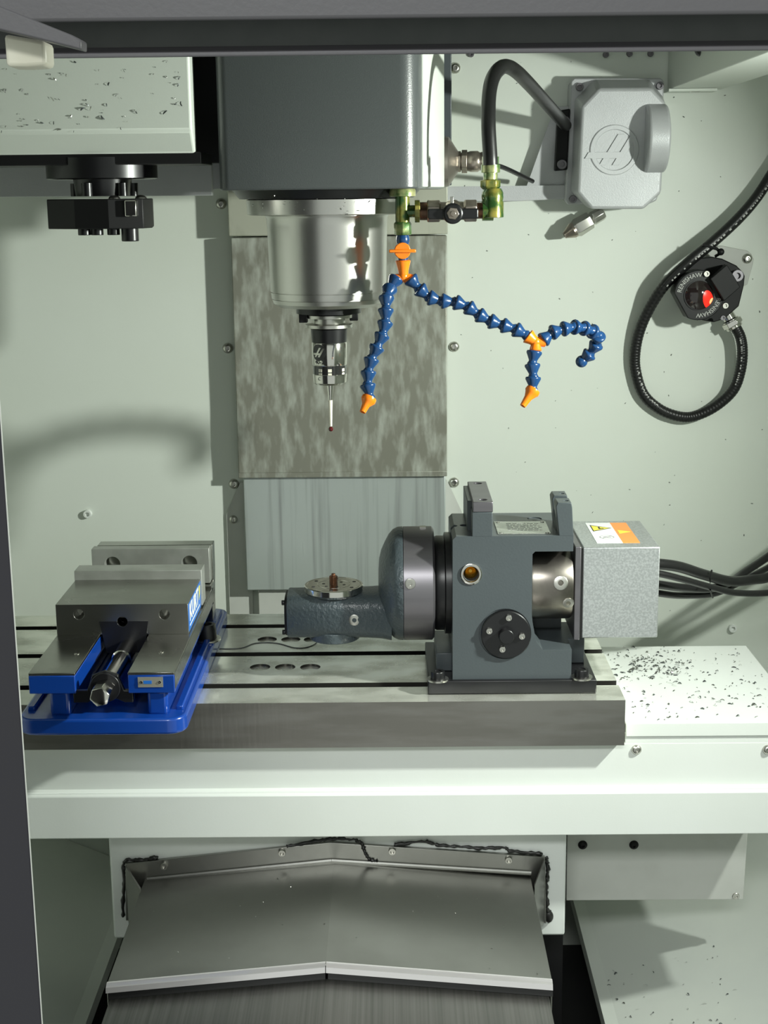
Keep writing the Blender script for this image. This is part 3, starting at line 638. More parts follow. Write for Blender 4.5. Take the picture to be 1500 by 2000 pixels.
cp = [(1434,635,2.043),(1446,658,2.043),(1450,687,2.043),(1446,725,2.046),(1432,762,2.05),(1400,792,2.054),(1362,811,2.057),(1330,814,2.059),(1290,800,2.060),(1257,770,2.060),(1242,725,2.060),(1241,687,2.058),(1250,645,2.054),(1270,600,2.045),(1300,555,2.030),(1345,512,2.022),(1390,475,2.026),(1437,432,2.035),(1472,393,2.04),(1500,352,2.045),(1530,300,2.05),(1560,230,2.055)]
pts = catmull([PY(*p) for p in cp], 40)
rad_ = []
for i in range(len(pts)):
    rib = .5+.5*math.sin(i*1.05)
    k_ = 1.0 if 20 < i < 560 else .25
    rad_.append(.0078*(1-.05*k_*rib))
cab = tag(B().tube(pts, rad_, 14).obj('receiver_cable', 'rubber', ang=50), 'ribbed black cable looping around below the probe receiver', 'cable')
mk = B()
for lo_, hi_ in ((40,150),(330,410),(560,790)):
    i_ = lo_
    while i_ < hi_:
        n_ = random.randint(2,4); a_, b_ = pts[i_], pts[i_+n_]; t_ = (b_-a_).normalized(); vw = Vector((0,-1,.12)).normalized(); vw = (vw-t_*vw.dot(t_)).normalized()
        sd_ = t_.cross(vw).normalized(); off = vw*.0071+sd_*.0026; h2 = sd_*random.uniform(.0007,.0013)
        q_ = [a_+off-h2, b_+off-h2, b_+off+h2, a_+off+h2]; mk.loft(q_, [p_+vw*.0004 for p_ in q_]); i_ += n_+random.choice((2,2,3,7))
mk.obj('printed_marks', 'inkmid', cab)
zt_ = B().tube([PY(1372,478,2.018), PY(1400,486,2.018), PY(1408,494,2.03), PY(1398,500,2.045)], .0022, 8).sphere(PY(1408,492,2.02), .005, 10, 6).obj('cable_tie', 'blackmatte', cab)

# ================================================================== MOTOR CABLES
def cable(px, r, label):
    o = B().tube(catmull([PY(u,v,Y) for u,v,Y in px], 10), r, 14).obj('motor_cable', 'rubber', ang=80)
    return tag(o, label, 'cable', 'cables leaving the rotary table motor box')
cable([(1225,1097,1.655),(1280,1101,1.67),(1326,1107,1.70),(1374,1122,1.75),(1425,1135,1.81),(1470,1132,1.86),(1510,1124,1.90),(1600,1080,1.95)], .0068, 'thickest and uppermost black cable leaving the motor box')
cable([(1225,1113,1.645),(1280,1119,1.655),(1335,1132,1.68),(1389,1147,1.72),(1440,1158,1.77),(1510,1157,1.83),(1600,1140,1.88)], .0042, 'thin black cable sagging lowest towards the right edge')
cable([(1225,1136,1.675),(1280,1141,1.69),(1335,1148,1.73),(1389,1149,1.78),(1428,1136,1.84),(1455,1117,1.88),(1510,1080,1.93),(1600,1010,1.97)], .0054, 'black cable that crosses behind and climbs highest at the right edge')
cable([(1225,1152,1.685),(1280,1158,1.70),(1329,1163,1.74),(1395,1159,1.80),(1440,1140,1.86),(1470,1124,1.90),(1510,1103,1.94),(1600,1050,1.98)], .0044, 'lowest black cable at the motor box, climbing to the right edge')
tie = B().tube([PY(1390,1114,1.745), PY(1387,1130,1.73), PY(1387,1152,1.712), PY(1392,1167,1.76)], .0012, 8).obj('cable_tie', 'blackmatte'); tag(tie, 'small black cable tie around the motor cables', 'cable tie')

# ================================================================== ROTARY TABLE
ro = thing('rotary_table', (.135,1.63,0), 'dark grey rotary table with tilting head and galvanised motor box bolted to the table', 'rotary table')
pt = .0167; RF = 1.572; RB = 1.692; AY = 1.640
rx = lambda u, v=1200, Y=RF: PY(u,v,Y).x
rz = lambda v, u=1000, Y=RF: PY(u,v,Y).z
B().box(PZ(836,1357,0).x, PZ(1165,1355,0).x, 1.5665, 1.715, .0003, pt).obj('base_plate', 'black', ro, .0012)
x0, x1 = rx(884), rx(1118); zt = rz(1047)
xa, xb2 = rx(922,1010), rx(962,1010); xc, xd2 = rx(1092,1040), rx(1120,1060)
zc_t, zn_t, zn_b = rz(1001,940), rz(1077,1080), rz(1269,1085)
xn = rx(1039,1170)
bodyp = [(x0,pt),(x1,pt),(x1,zn_b),(rx(1060,1268),zn_b),(rx(1047,1255),zn_b+.010),(xn+.001,rz(1215,1040)),(xn,rz(1200,1040)),(xn,zn_t-.003),(xn+.003,zn_t),(xd2,zn_t),(xd2,zt),(x0+.004,zt),(x0,zt-.004)]
cut = B()
bc = PY(920,1121,RF); cut.cyl((bc.x,RF-.01,bc.z), (0,1,0), .0085, .05, 24)
kc = PY(988,1238,RF); cut.cyl((kc.x-.001,RF-.01,kc.z), (0,1,0), .0300, .012, 40)
ph_ = PZ(1044,1013,zt); cut.cyl((ph_.x,ph_.y,zt-.02), (0,0,1), .0085, .04, 24)
for u, v in ((884,1027),(907,1026)): p = PZ(u,v,zt); cut.cyl((p.x,p.y,zt-.015), (0,0,1), .0055, .03, 20)
bod = B().py(bodyp, RF, RB).obj('body', 'rotgrey', ro, .0010, cuts=cut)
# rear wall closing the motor recess, foot
B().box(xn, xd2-.002, RF+.085, RB, pt, zt-.001).obj('recess_wall', 'rotgrey', ro)
B().box(x1-.03, x1+.022, RF+.055, RB, pt, zn_b-.004).obj('foot', 'rotgrey', ro, .001)
B().box(x0-.018, x0+.002, RF+.03, RB, pt, pt+.022).obj('foot', 'rotgrey', ro, .001)
# lug wall with dark cap bar
B().box(xa, xb2, RF, RF+.028, zt-.001, zc_t).obj('lug', 'rotgrey', ro, .0008)
B().box(xa-.004, xb2-.003, RF+.03, RB-.002, zt-.001, rz(982,940)-.004).obj('lug_web', 'rotgrey', ro, .0008)
cut = B(); zb_ = rz(981,940)
for Y in (RF+.014, RB-.012): cut.cyl(((xa+xb2)/2+.001,Y,zb_-.01), (0,0,1), .0048, .03, 18)
B().box(xa+.001, xb2+.0005, RF+.001, RB, zc_t, zb_).obj('cap_bar', 'darksteel', ro, .0008, cuts=cut)
# forked ears at the right
ez = rz(982,1105)
for y0, y1, du in ((RF, RF+.026, 0), (RF+.040, RF+.066, 0)):
    cut = B().cyl(((xc+xd2)/2,y0+.012,ez-.01), (0,0,1), .003, .03, 14)
    B().py([(xc,zt-.001),(xd2,zt-.001),(xd2-.002,ez-.006),(xd2-.003,ez),(xc-.002,ez),(xc-.004,ez-.004)], y0, y1).obj('ear', 'rotgrey', ro, .0008, cuts=cut)
B().box(xc-.001, xd2-.004, RF+.024, RF+.042, zt-.001, ez-.016).obj('ear_web', 'rotgrey', ro)
# nameplate on top
np_ = [PZ(962,1020,zt), PZ(1066,1019,zt), PZ(1082,1044,zt), PZ(974,1044,zt)]
y_a, y_b = np_[3].y, np_[0].y
npl = B().box(np_[3].x-.001, np_[2].x-.003, y_a, y_b, zt, zt+.0009).obj('nameplate', 'nameplate', ro, .0003)
for x in (np_[3].x+.003, np_[2].x-.007):
    for y in (y_a+.004, y_b-.004): screw(npl, (x,y,zt+.0009), (0,0,1), .0022, 'flat', 'chrome')
for i in range(6):
    y = y_b-.012-i*.0068; b = B(); x = np_[3].x+.012
    while x < np_[2].x-.014:
        l = random.uniform(.002,.007); b.box(x, x+l, y-.0008, y+.0008, zt+.0009, zt+.00105); x += l+.0014
    b.obj('engraved_line', 'inkgrey', npl)
# bore with bright ring and brass plug
B().lathe([(-.0004,.0086),(-.0004,.0124),(.0016,.0124),(.0022,.0112),(.0022,.0094),(-.0004,.0086)], (bc.x,RF,bc.z), FY, 36, caps=False).obj('bore_ring', 'chrome', ro)
B().lathe([(-.03,.0085),(-.012,.0085),(-.010,.0060),(-.014,.0020),(-.014,.0)], (bc.x,RF,bc.z), FY, 28).obj('brass_plug', 'brassin', ro)
# black round cap with boss and four screws
cap = B().lathe([(-.002,.0285),(.0035,.0285),(.0045,.0275),(.0045,.0090),(.0125,.0085),(.0132,.0078),(.0132,0)], (kc.x,RF,kc.z), FY, 48).obj('bearing_cap', 'black', ro, ang=30)
for x, y in ((558,853),(448,927),(632,957),(522,1030)): screw(cap, PY(800+x/2.885, 910+y/2.885, RF-.0045), FY, .0037, 'cap', 'satin')
# axis of the tilting head
az = (PY(817,1028,AY).z+PY(817,1247,AY).z)/2; AR = .0672
X = lambda u: PY(u,1137,AY).x
B().lathe([(X(846),.054),(X(852),.056),(X(866),.056),(X(868),.060),(X(886),.060)], (0,AY,az), (1,0,0), 56).obj('hub', 'black', ro, ang=30)
rg = B().lathe([(X(787)+.0003,.0655),(X(787)+.0006,AR),(X(843),AR),(X(847),AR-.003),(X(848),.052)], (0,AY,az), (1,0,0), 72).obj('rotary_ring', 'darksteel', ro, ang=30)
screw(rg, PY(801,1140,AY-AR), FY, .0062, 'plug', 'satin')
B().box(X(820), X(832), AY-.004, AY+.004, az+AR-.001, az+AR+.0015).obj('key', 'satin', rg)
pr_ = [(X(739),.002),(X(739.5),.018),(X(741),.030),(X(745),.040),(X(752),.0495),(X(760),.0585),(X(768),.0640),(X(777),.0668),(X(787),AR)]
B().lathe(pr_, (0,AY,az), (1,0,0), 64).obj('dome_casting', 'cast', ro, ang=50)
# arm (rounded casting) with end cap, boss and face plate
ArY = AY-.006; ac = PY(650,1200,ArY-.01).z; ar = .0272
def arm_sec(x, sy, sz, e=3.2, n=32):
    out = []
    for i in range(n):
        a = 2*math.pi*i/n; c, s_ = math.cos(a), math.sin(a)
        out.append((x, ArY+sy*math.copysign(abs(c)**(2/e), c), ac+sz*math.copysign(abs(s_)**(2/e), s_)))
    return out
XA = lambda u: PY(u,1200,ArY-.02).x
secs = [arm_sec(XA(561),.030,ar-.001), arm_sec(XA(563),.031,ar), arm_sec(XA(690),.032,ar), arm_sec(XA(722),.034,ar+.0005), arm_sec(XA(745),.037,ar+.001), arm_sec(XA(765),.040,ar+.003)]
b = B(); vs = sum(secs, []); n = 32
b.add(vs, [(j*n+i, j*n+(i+1)%n, (j+1)*n+(i+1)%n, (j+1)*n+i) for j in range(len(secs)-1) for i in range(n)]+[list(range(n)), [(len(secs)-1)*n+i for i in range(n)]])
arm = b.obj('arm_casting', 'cast', ro, ang=50)
B().loft(arm_sec(XA(556),.0275,ar-.003), arm_sec(XA(561.5),.0285,ar-.002)).obj('end_cap', 'blackmatte', ro, .0008)
for zz in (-.018,.018): screw(ro, (XA(556), ArY-.021, ac+zz), (-1,0,0), .003, 'cap', 'black')
fpz = PY(652,1141,ArY).z; fx = PY(652,1141,ArY).x
B().cyl((fx,ArY,ac-ar-.004), (0,0,1), .030, .012, 40).obj('lower_boss', 'cast', ro, .001)
screw(arm, PY(692,1211,ArY-.0315), FY, .0066, 'plug', 'satin')
fp = B().lathe([(ac+ar-.004,.030),(fpz-.0075,.0335),(fpz-.0070,.0348),(fpz-.0008,.0348),(fpz,.0340),(fpz,.0322),(fpz-.0008,.0320),(fpz-.0008,.0312),(fpz,.0310),(fpz,.0198),(fpz-.0006,.0196),(fpz-.0006,.0190),(fpz,.0188),(fpz,0)], (fx,ArY,0), (0,0,1), 64).obj('face_plate', 'chrome', ro, ang=25)
b = B()
for k in range(6):
    a = math.radians(25+60*k)
    B().cyl((fx+.0262*math.cos(a), ArY+.0262*math.sin(a), fpz-.0002), (0,0,1), .0022, .0004, 12).obj('tapped_hole', 'inkblack', fp)
    a += .4; B().cyl((fx+.0125*math.cos(a), ArY+.0125*math.sin(a), fpz-.0002), (0,0,1), .0018, .0004, 12).obj('tapped_hole', 'inkblack', fp)
zp1, zp2 = PY(652,1131,ArY).z, PY(651,1120,ArY).z
B().lathe([(fpz-.001,.0050),(fpz+.0105,.0050),(fpz+.0105,.0026),(zp2,.0024),(zp2+.0004,.002)], (fx-.0003,ArY-.001,0), (0,0,1), 8).obj('centre_pin', 'copper', fp, .0003)
# motor housing in the recess and box
mz = PY(1080,1148,RF+.02).z; MR = .0435; MY = RF+.005+MR
B().lathe([(rx(1030),MR-.002),(rx(1041),MR),(rx(1118),MR),(rx(1121),MR-.001)], (0,MY,mz), (1,0,0), 56).obj('motor_housing', 'motorsteel', ro)
for u, v, r in ((1095,1138,.0082),(1110,1178,.0066)):
    p = PY(u,v,MY-MR*.95); dz = p.z-mz; nn = Vector((0,-math.sqrt(max(MR*MR-dz*dz,0)),dz)); screw(ro, Vector((p.x,MY,mz))+nn*.985, nn, r, 'plug', 'satin')
XB0, XB1, YB0, YB1 = PY(1138,1150,1.590).x, PY(1287,1150,1.590).x, 1.590, 1.725
ZB1, ZB0 = PY(1200,1069,YB0).z, PY(1200,1246,YB0).z
B().box(PY(1122,1150,YB0).x, XB0-.0025, YB0-.001, YB1, ZB0-.002, ZB1+.001).obj('motor_flange', 'darksteel', ro, .0008)
B().box(XB0-.0025, XB0, YB0+.001, YB1, ZB0, ZB1-.001).obj('gasket', 'rubber', ro)
mb = B().box(XB0, XB1, YB0, YB1, ZB0, ZB1).obj('motor_box', 'galv', ro, .0012)
# label on top of the box
def lab(u0, v0): p = PZ(u0, v0, ZB1); return p
l00, l10, l11, l01 = PZ(1166,1061,ZB1), PZ(1250,1060,ZB1), PZ(1226,1021,ZB1), PZ(1144,1022,ZB1)
lx0, lx1, ly0, ly1 = l00.x, l10.x, l00.y, l01.y
lxm = lx0+(lx1-lx0)*.60
B().box(lx0, lxm, ly0, ly1, ZB1, ZB1+.0004).obj('label', 'label_white', mb, label='white half of the warning label')
B().box(lxm, lx1, ly0, ly1, ZB1, ZB1+.0004).obj('label', 'label_orange', mb, label='orange half of the warning label')
def tri(x0_, x1_, yc_, hw, mat, h_): return B().pz([(x0_,yc_-hw),(x1_,yc_),(x0_,yc_+hw)], ZB1+.0003, ZB1+h_).obj('warning_triangle', mat, mb)
W, D = lxm-lx0, ly1-ly0
tri(lx0+.006*W/.05+.000, lx0+W*.93, ly0+D*.72, D*.165, 'inkblack', .0005); tri(lx0+W*.16, lx0+W*.84, ly0+D*.72, D*.125, 'label_yellow', .0006)
B().box(lx0+W*.40, lx0+W*.47, ly0+D*.67, ly0+D*.78, ZB1+.0003, ZB1+.0007).box(lx0+W*.47, lx0+W*.60, ly0+D*.68, ly0+D*.71, ZB1+.0003, ZB1+.0007).obj('pictogram', 'inkblack', mb)
b = B(); ccx, ccy = lx0+W*.52, ly0+D*.27; rr = W*.29; n = 36
for i in range(n):
    a, c = 2*math.pi*i/n, 2*math.pi*(i+1)/n
    q = [(ccx+r*math.cos(t), ccy+r*math.sin(t)) for r, t in ((rr*.88,a),(rr,a),(rr,c),(rr*.88,c))]
    b.pz(q, ZB1+.0003, ZB1+.0006)
b.pz([(ccx-rr*.65,ccy-rr*.5),(ccx-rr*.5,ccy-rr*.62),(ccx+rr*.65,ccy+rr*.5),(ccx+rr*.5,ccy+rr*.62)], ZB1+.0003, ZB1+.0006)
b.box(ccx-rr*.45, ccx+rr*.1, ccy-rr*.05, ccy+rr*.35, ZB1+.0003, ZB1+.00055).box(ccx+.0, ccx+rr*.55, ccy-rr*.4, ccy-rr*.1, ZB1+.0003, ZB1+.00055)
b.obj('prohibition_sign', 'inkgrey', mb)
tri(lxm+(lx1-lxm)*.16, lx1-(lx1-lxm)*.12, ly0+D*.53, D*.085, 'label_yellow', .0006)
# hold-down bolts on the base plate
for u, v in ((855,1318),(1136,1314)):
    p = PZ(u, v+10, pt); 
    B().cyl((p.x,p.y,pt), (0,0,1), .0125, .002, 28).obj('washer', 'satin', ro)
    screw(ro, (p.x,p.y,pt+.002), (0,0,1), .0085, 'cap', 'black', 'hold_down_bolt').scale *= 1
    B().cyl((p.x,p.y,pt+.001), (0,0,1), .0083, .009, 24).obj('bolt_shank', 'black', ro)

# ================================================================== VISE
vi = thing('milling_vise', (-.31,1.62,0), 'blue machine vise with ground steel jaws clamped on the left of the table', 'vise')
vx0, vx1 = -.4065, -.2250; bz = .0186
bpln = rrect(vx0, vx1, 1.4465, 1.868, .020, 6)
B().pz(bpln, .0003, bz).obj('base', 'viseblue', vi, .003, seg=3)
for s, x in ((-1, vx0+.010), (1, vx1-.010)):
    B().box(x-.004, x+.004, 1.475, 1.845, bz-.001, bz+.0045).obj('base_rib', 'viseblue', vi, .0015)
r0, r1, r2, r3 = -.3925, -.3425, -.2860, -.2362
zr0, zr1 = .0440, .0672; yr0 = 1.4567; yjf, yjb = 1.594, 1.703
for a, c in ((r0, r1), (r2, r3)):
    ra = B().box(a, c, yr0, 1.80, zr0, zr1-.003).obj('bed_rail', 'viseblue', vi, .001)
    B().box(a, c, yr0+.0006, 1.80, zr1-.003, zr1).obj('rail_way', 'steel', ra, .0006)
    B().box(a+.001 if a == r0 else c-.0006, a+.0016 if a == r0 else c+.0004, yr0+.002, 1.80, zr0+.004, zr1-.002).obj('rail_side', 'steel', ra)
    m_ = (a+c)/2+(.005 if a == r0 else .004)
    B().box(m_-.010, m_+.012, yr0+.004, 1.78, bz-.002, zr0+.002).obj('support_leg', 'viseblue', vi, .004)
for u, v in ((150,1277),(315,1274)): p = PZ(u,v,zr1); B().lathe([(0,.0030),(.0005,.0030),(.001,.0024)], (p.x,p.y,zr1), (0,0,1), 14).obj('rivet', 'chrome', vi)
B().box(r1+.003, r2-.003, yr0+.05, 1.79, bz, bz+.010).obj('bed_web', 'viseblue', vi)
# moving jaw
jx0, jx1 = -.3925, -.2392; jz = .1037
cut = B()
for u, v in ((154,1200),(321,1200)): p = PY(u,v,yjf); cut.cyl((p.x,yjf-.01,p.z), (0,1,0), .0062, .028, 24)
p = PY(239,1214,yjf); cut.cyl((p.x,yjf-.01,p.z), (0,1,0), .0060, .026, 24)
a0_, a1_ = PY(200,1240,yjf).x, PY(288,1240,yjf).x
cut.box(a0_, a1_, yjf-.01, yjf+.075, .03, zr1+.0005); 
jaw = B().box(jx0, jx1, yjf, yjb, zr1, jz).obj('moving_jaw', 'steel', vi, .0008, cuts=cut)
B().loft([(PY(195,1240,yjf).x,yjf-.0005,zr1+.016),(PY(291,1238,yjf).x,yjf-.0005,zr1+.016),(a1_-.004,yjf-.0005,zr1-.022),(a0_+.004,yjf-.0005,zr1-.022)], [(PY(195,1240,yjf).x,yjf+.07,zr1+.016),(PY(291,1238,yjf).x,yjf+.07,zr1+.016),(a1_-.004,yjf+.07,zr1-.022),(a0_+.004,yjf+.07,zr1-.022)]).obj('jaw_nut', 'viseblack', vi, .001, cuts=B().cyl((PY(239,1214,yjf).x,yjf-.01,PY(239,1214,yjf).z),(0,1,0),.0060,.026,24))
for u, v, r in ((154,1200,.0062),(321,1200,.0062),(239,1214,.0060)):
    p = PY(u,v,yjf); B().lathe([(-.012,r-.0008),(.0003,r-.0008),(.0005,r),(.0003,r+.0006),(-.004,r+.0004)], p, FY, 24, ).obj('hole_thread', 'satin', jaw) if False else None
jzp = .1150
B().box(jx0-.0012, jx1+.0022, yjb, 1.7325, .0700, jzp).obj('jaw_plate', 'jawsteel', vi, .0006)
# sticker on the jaw side
sx = jx1+.0002
stk = B().box(jx1-.0001, sx, yjf+.002, yjb-.001, .0690, jz-.002).obj('brand_sticker', 'sticker', jaw)
b = B(); text_on(b, 'KURT', .027, lambda q: Vector((sx+.0002+q.z, (yjf+yjb)/2-.006+q.x*1.12, .0885+q.y)), .0010, .0001); b.obj('sticker_lettering', 'ink', stk)
B().px([(yjb-.018,.082),(yjb-.008,.088),(yjb-.006,.0975),(yjb-.014,.099)], sx, sx+.0003).obj('sticker_mark', 'label_yellow', stk)
B().box(sx, sx+.0002, yjf+.01, yjb-.012, .0735, .0755).obj('sticker_line', 'label_white', stk)
# fixed jaw
fj = 1.800; fx0, fx1 = PY(178,1072,fj).x, PY(408,1072,fj).x; fz = PY(290,1072,fj).z
cut = B()
for u, v in ((220,1102),(370,1100)): p = PY(u,v,fj); cut.cyl((p.x,fj-.01,p.z), (0,1,0), .0098, .03, 28)
B().box(fx0, fx1, fj, fj+.018, .072, fz).obj('fixed_jaw_plate', 'jawsteel', vi, .0006, cuts=cut)
fxs = fx1+.002
B().px([(fj+.018,.018),(fj+.018,fz+.0005),(fj+.0415,fz+.0005),(fj+.0415,.085),(fj+.030,.045),(fj+.030,.018)], fx0+.004, fxs).obj('fixed_jaw', 'steel', vi, .0008)
B().box(r0, r3, 1.79, fj+.018, .018, .071).obj('fixed_jaw_seat', 'steel', vi, .0008)
# screw
sA, sB = PY(193,1378,1.42), PY(247,1262,1.594)
sB = Vector((sA.x+.0015, 1.60, PY(247,1266,1.594).z)); sA = Vector((sA.x, 1.425, sB.z-.000))
sA = PY(193,1376,1.428); sB = Vector((PY(246,1262,1.58).x, 1.60, PY(246,1262,1.58).z)); 
zsx = (sA.z+sB.z)/2
sA = Vector((sA.x, 1.428, zsx)); sB = Vector(((sA.x+sB.x)/2, 1.60, zsx)); sA.x = sB.x
L_ = 1.60-1.428
sd = (sB-sA).normalized()
B().lathe([(0,.0085),(.001,.0112),(.030,.0112)], sA, sd, 6, ph=.3).obj('screw_hex', 'chrome', vi, .0008)
B().lathe([(.028,.0095),(.075,.0098),(.125,.0100),(.126,.0112),(.172,.0114)], sA, sd, 32).obj('lead_screw', 'chrome', vi, ang=30)
yk = sA.y+.034
B().lathe([(.030,.0165),(.038,.0165),(.040,.0150)], sA, sd, 32).obj('screw_collar', 'viseblack', vi, .0008)
B().py([(r1-.004,zr0+.002),(sA.x-.020,zr0+.002),(sA.x-.014,sA.z+.013),(sA.x,sA.z+.018),(sA.x+.014,sA.z+.013),(sA.x+.020,zr0+.002),(r2+.004,zr0+.002),(r2+.004,zr0-.012),(sA.x+.020,zr0-.012),(sA.x+.012,sA.z-.014),(sA.x-.012,sA.z-.014),(sA.x-.020,zr0-.012),(r1-.004,zr0-.012)], yr0+.004, yr0+.010).obj('bearing_bracket', 'viseblack', vi, .001)
# maker's tag on the right rail
tp0, tp1 = PY(270,1342,yr0), PY(318,1322,yr0)
tg = B().box(tp0.x, tp1.x, yr0-.0008, yr0, tp0.z, tp1.z).obj('maker_tag', 'tag', vi)
B().box(tp0.x+.006, tp1.x-.012, yr0-.0011, yr0-.0008, (tp0.z+tp1.z)/2-.0018, (tp0.z+tp1.z)/2+.0018).obj('tag_stripe', 'sticker', tg)
for x in (tp0.x+.0035, tp1.x-.0035): screw(tg, (x,yr0-.0008,(tp0.z+tp1.z)/2), FY, .0018, 'flat', 'chrome')
# clamp bolt
p = PZ(405,1250,bz)
cl = thing('clamp_bolt', (p.x,p.y,bz), 'black socket head bolt and washer holding down the blue vise', 'bolt')
B().cyl((p.x,p.y,bz+.0002), (0,0,1), .0175, .0025, 28).obj('washer', 'satin', cl, .0004)
screw(cl, (p.x,p.y,bz+.0026), (0,0,1), .0115, 'cap', 'black', 'bolt_head')
B().lathe([(.0027,.0122),(.015,.0116),(.021,.0104),(.021,.0066),(.014,.006),(.014,0)], (p.x,p.y,bz), (0,0,1), 24).obj('bolt_body', 'black', cl)

# ================================================================== TOOL CHANGER
TY = 1.55
tc_ = thing('tool_changer', PY(200,330,1.62), 'white tool changer cover with a black gripper arm below at upper left', 'tool changer')
tz0_, tz1_ = PY(200,301,TY).z, PY(200,257,TY).z
tx1 = PY(373,200,TY).x
B().px([(TY+.020,tz0_),(TY,tz1_),(TY,1.0),(TY+.030,1.0),(TY+.032,tz0_)], -.75, tx1).obj('cover', 'cover', tc_, .003, seg=3)
B().box(-.75, tx1-.012, TY+.032, TY+.115, tz0_, 1.0).obj('rear_housing', 'blackmatte', tc_)
B().box(-.75, tx1+.006, TY+.02, TY+.115, PY(200,322,TY+.02).z, tz0_+.002).obj('under_plate', 'blackmatte', tc_, .001)
AX, AYt = PY(201,400,1.62).x, 1.625
zt1, zt2, zt3, zt4, zt5 = (PY(201,v,1.60).z for v in (308,350,383,446,470))
B().lathe([(zt2,.058),(zt2+.001,.0605),(zt1,.0605)], (AX,AYt,0), (0,0,1), 48).obj('hub_plate', 'black', tc_)
B().lathe([(zt3,.030),(zt2,.032)], (AX,AYt,0), (0,0,1), 40).obj('shaft', 'black', tc_)
for a in (20, 100, 165, 250, 320):
    B().cyl((AX+.033*math.cos(math.radians(a)), AYt+.033*math.sin(math.radians(a)), zt3), (0,0,1), .006, zt2-zt3-.004, 14).obj('pin', 'black', tc_)
ga2 = [PY(u,420,Y) for u, Y in ((93,1.59),(146,1.568),(212,1.562),(280,1.575),(297,1.60),(300,1.67),(150,1.68),(93,1.66))]
gp = B().pz([(p_.x,p_.y) for p_ in ga2], zt4, zt3-.003).obj('gripper', 'blackmatte', tc_, .001, ang=20)
B().box(PY(243,400,1.562).x, PY(266,400,1.562).x, 1.561, 1.58, PY(255,423,1.562).z, PY(255,391,1.562).z).obj('latch', 'chrome', gp, .0012)
for u in (165,190,222,): 
    q = PY(u,455,1.60); B().cyl((q.x,1.60,zt5+.006), (0,0,1), .007, zt4-zt5-.004, 16).obj('pin', 'black', tc_, .0006)
q = PY(254,455,1.60); B().cyl((q.x,1.60,zt5-.001), (0,0,1), .0095, zt4-zt5+.002, 20).obj('key_pin', 'black', tc_, .001)
for u, v in ((223,383),(275,384)): q = PY(u,v,1.60); B().sphere((q.x,1.60,zt3-.003), .0065, 12, 8, (1,1,.6)).obj('stud', 'satin', gp)
# plates behind the tool changer
pl = thing('changer_mount', PY(200,385,1.96), 'grey horizontal mounting plate on the wall behind the tool changer', 'bracket')
B().py(XZ([(-120,250),(413,255),(414,382),(-120,386)], 1.95), 1.95, 1.965).obj('mount_plate', 'alu', pl, .0008)
B().py(XZ([(414,316),(432,316),(432,368),(414,370)], 1.97), 1.97, 1.98).obj('mount_tab', 'alu', pl)
B().py(XZ([(300,40),(442,40),(440,318),(380,318),(380,256),(300,256)], 1.93), 1.93, 2.0).obj('gap_shade_backing', 'black', pl)  # black backing added for the shadowed gap between cover and head
# door stop arm and nylon block at top left
da = thing('door_stop', PY(60,130,.89), 'dark steel arm with white nylon block at the top left of the door', 'door stop')
B().py(XZ([(-60,-10),(0,12),(140,68),(158,78),(158,97),(140,92),(60,72),(-60,44)], .74), .74, .755).obj('arm', 'header', da, .0008)
B().py(XZ([(7,66),(88,80),(90,128),(50,131),(12,130)], .755), .755, .775).obj('nylon_block', 'nylon', da, .002)

# ================================================================== SWARF
def flakes(name, mats, gen, n, smin, smax, label):
    b = B()
    for _ in range(n):
        p, nrm = gen(); s = random.uniform(smin, smax)
        q = Vector(nrm).to_track_quat('Z','Y').to_matrix(); a = random.uniform(0, 6.28)
        l, wd = s*random.uniform(.7,1.8), s*random.uniform(.25,.6); m = 4; top = []; bot = []
        cu = random.uniform(-.7,.7); hgt = random.uniform(.1,.5)*s
        for i in range(m+1):
            t = i/m-.5; th = a+cu*t
            c = Vector((math.cos(th)*l*t, math.sin(th)*l*t, .0003+hgt*(1-4*t*t))); sd_ = Vector((-math.sin(th), math.cos(th), .5))*wd*.5*(1-1.5*t*t)
            top.append(p+q@(c+sd_)); bot.append(p+q@(c-sd_))
        b.add(top+bot, [(i,i+1,m+1+i+1,m+1+i) for i in range(m)])
    me = b.mesh(name); o = bpy.data.objects.new(name, me); COL.objects.link(o)
    for mm in mats: me.materials.append(MAT[mm])
    for f_ in me.polygons: f_.material_index = (f_.index//4) % len(mats)
    return tag(o, label, 'chips', kind='stuff')
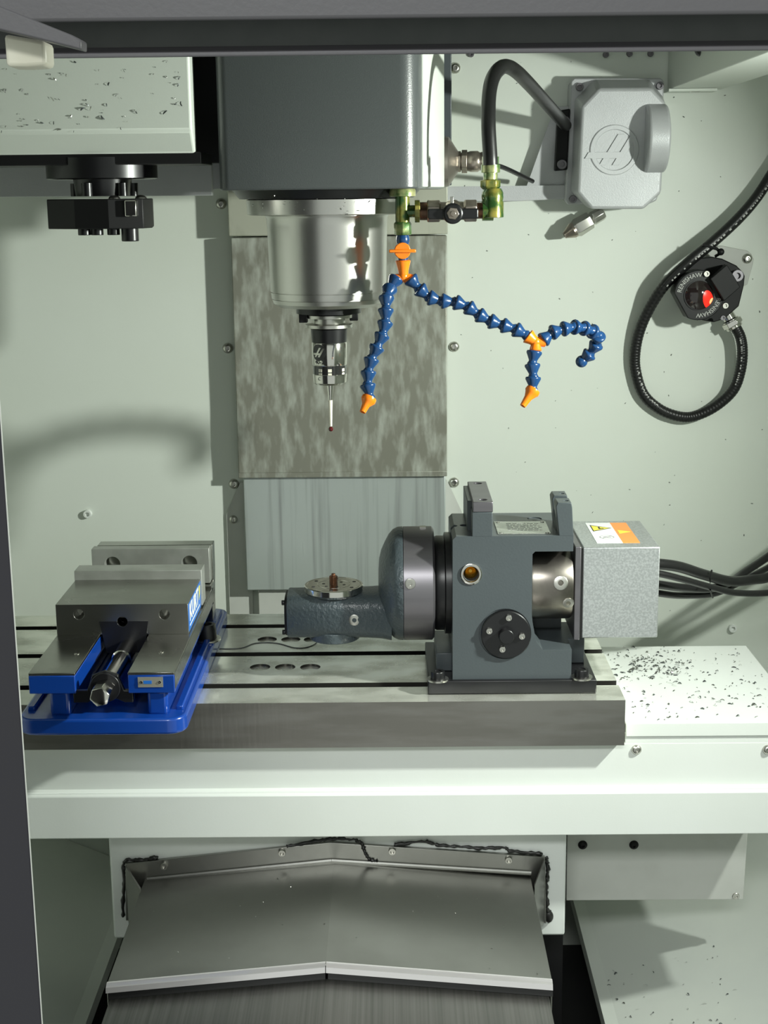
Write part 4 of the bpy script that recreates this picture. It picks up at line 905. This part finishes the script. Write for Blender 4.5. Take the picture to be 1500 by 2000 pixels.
def on_pan():
    if random.random() < .45: x, y = random.gauss(.335,.025), random.gauss(1.76,.035)
    else: x, y = random.uniform(txr+.012,.465), random.uniform(1.565,ypb-.01)
    x = min(max(x,txr+.01),.468); y = min(max(y,1.563),ypb-.005); return Vector((x,y,zp)), (0,0,1)
flakes('pan_chips', ['chipdark','chip','chipdark','chip'], on_pan, 420, .0014, .0045, 'scattered metal chips on the white pan right of the table')
def on_cover(): 
    return Vector((random.uniform(-.42,tx1-.01), TY-.0002, random.uniform(tz1_-.0,tz1_+.085))), FY
flakes('cover_chips', ['chipdark','chip'], on_cover, 85, .001, .0034, 'small metal chips stuck to the white tool changer cover')
def on_wall(): p_ = PY(random.uniform(890,1490), random.uniform(120,1230), YW-.0003); return p_, FY
flakes('wall_chips', ['chipdark'], on_wall, 90, .0008, .0022, 'tiny dark chips stuck to the pale back wall')
def on_roof():
    x = random.uniform(xL+.01,xR-.01); y = random.uniform(Yfr+.01,1.57); k = (abs(x-xm)/((xR-xm) if x > xm else (xm-xL))); return Vector((x,y,zR+(zE-zR)*k+.0002)), (0,0,1)
flakes('way_cover_chips', ['chip'], on_roof, 50, .0008, .0020, 'bright specks of metal on the roof-shaped way cover')
xs_ = PZ(1120,1760,ze).x+.016
def on_chute():
    if random.random() < .5: x, y = xs_+abs(random.gauss(.0,.035)), random.gauss(1.50,.03)
    else: x, y = random.uniform(xs_,.42), random.uniform(1.35,1.75)
    return Vector((x,y,ze+.0035+(x-xs_)*(.237/(.95-xs_)))), (0,0,1)
flakes('chute_chips', ['chipdark','chip','chipdark'], on_chute, 260, .001, .004, 'metal chips lying on the pale chute floor at lower right')
def on_head(): return Vector((random.uniform(SX-.085,SX+.06), SY-.0925, random.uniform(zf1,zf0+.004))), FY
flakes('spindle_chips', ['chip'], on_head, 26, .001, .003, 'bright chips clinging to the spindle flange')
st = B().tube(catmull([PZ(u,v,.0006) for u,v in ((428,1267),(470,1266),(500,1256),(540,1256),(575,1265),(600,1264),(617,1256),(620,1246))], 6), .0006, 6).obj('swarf_strand', 'chipdark', ang=80)
tag(st, 'thin curled strand of swarf lying on the table beside the round holes', 'swarf')
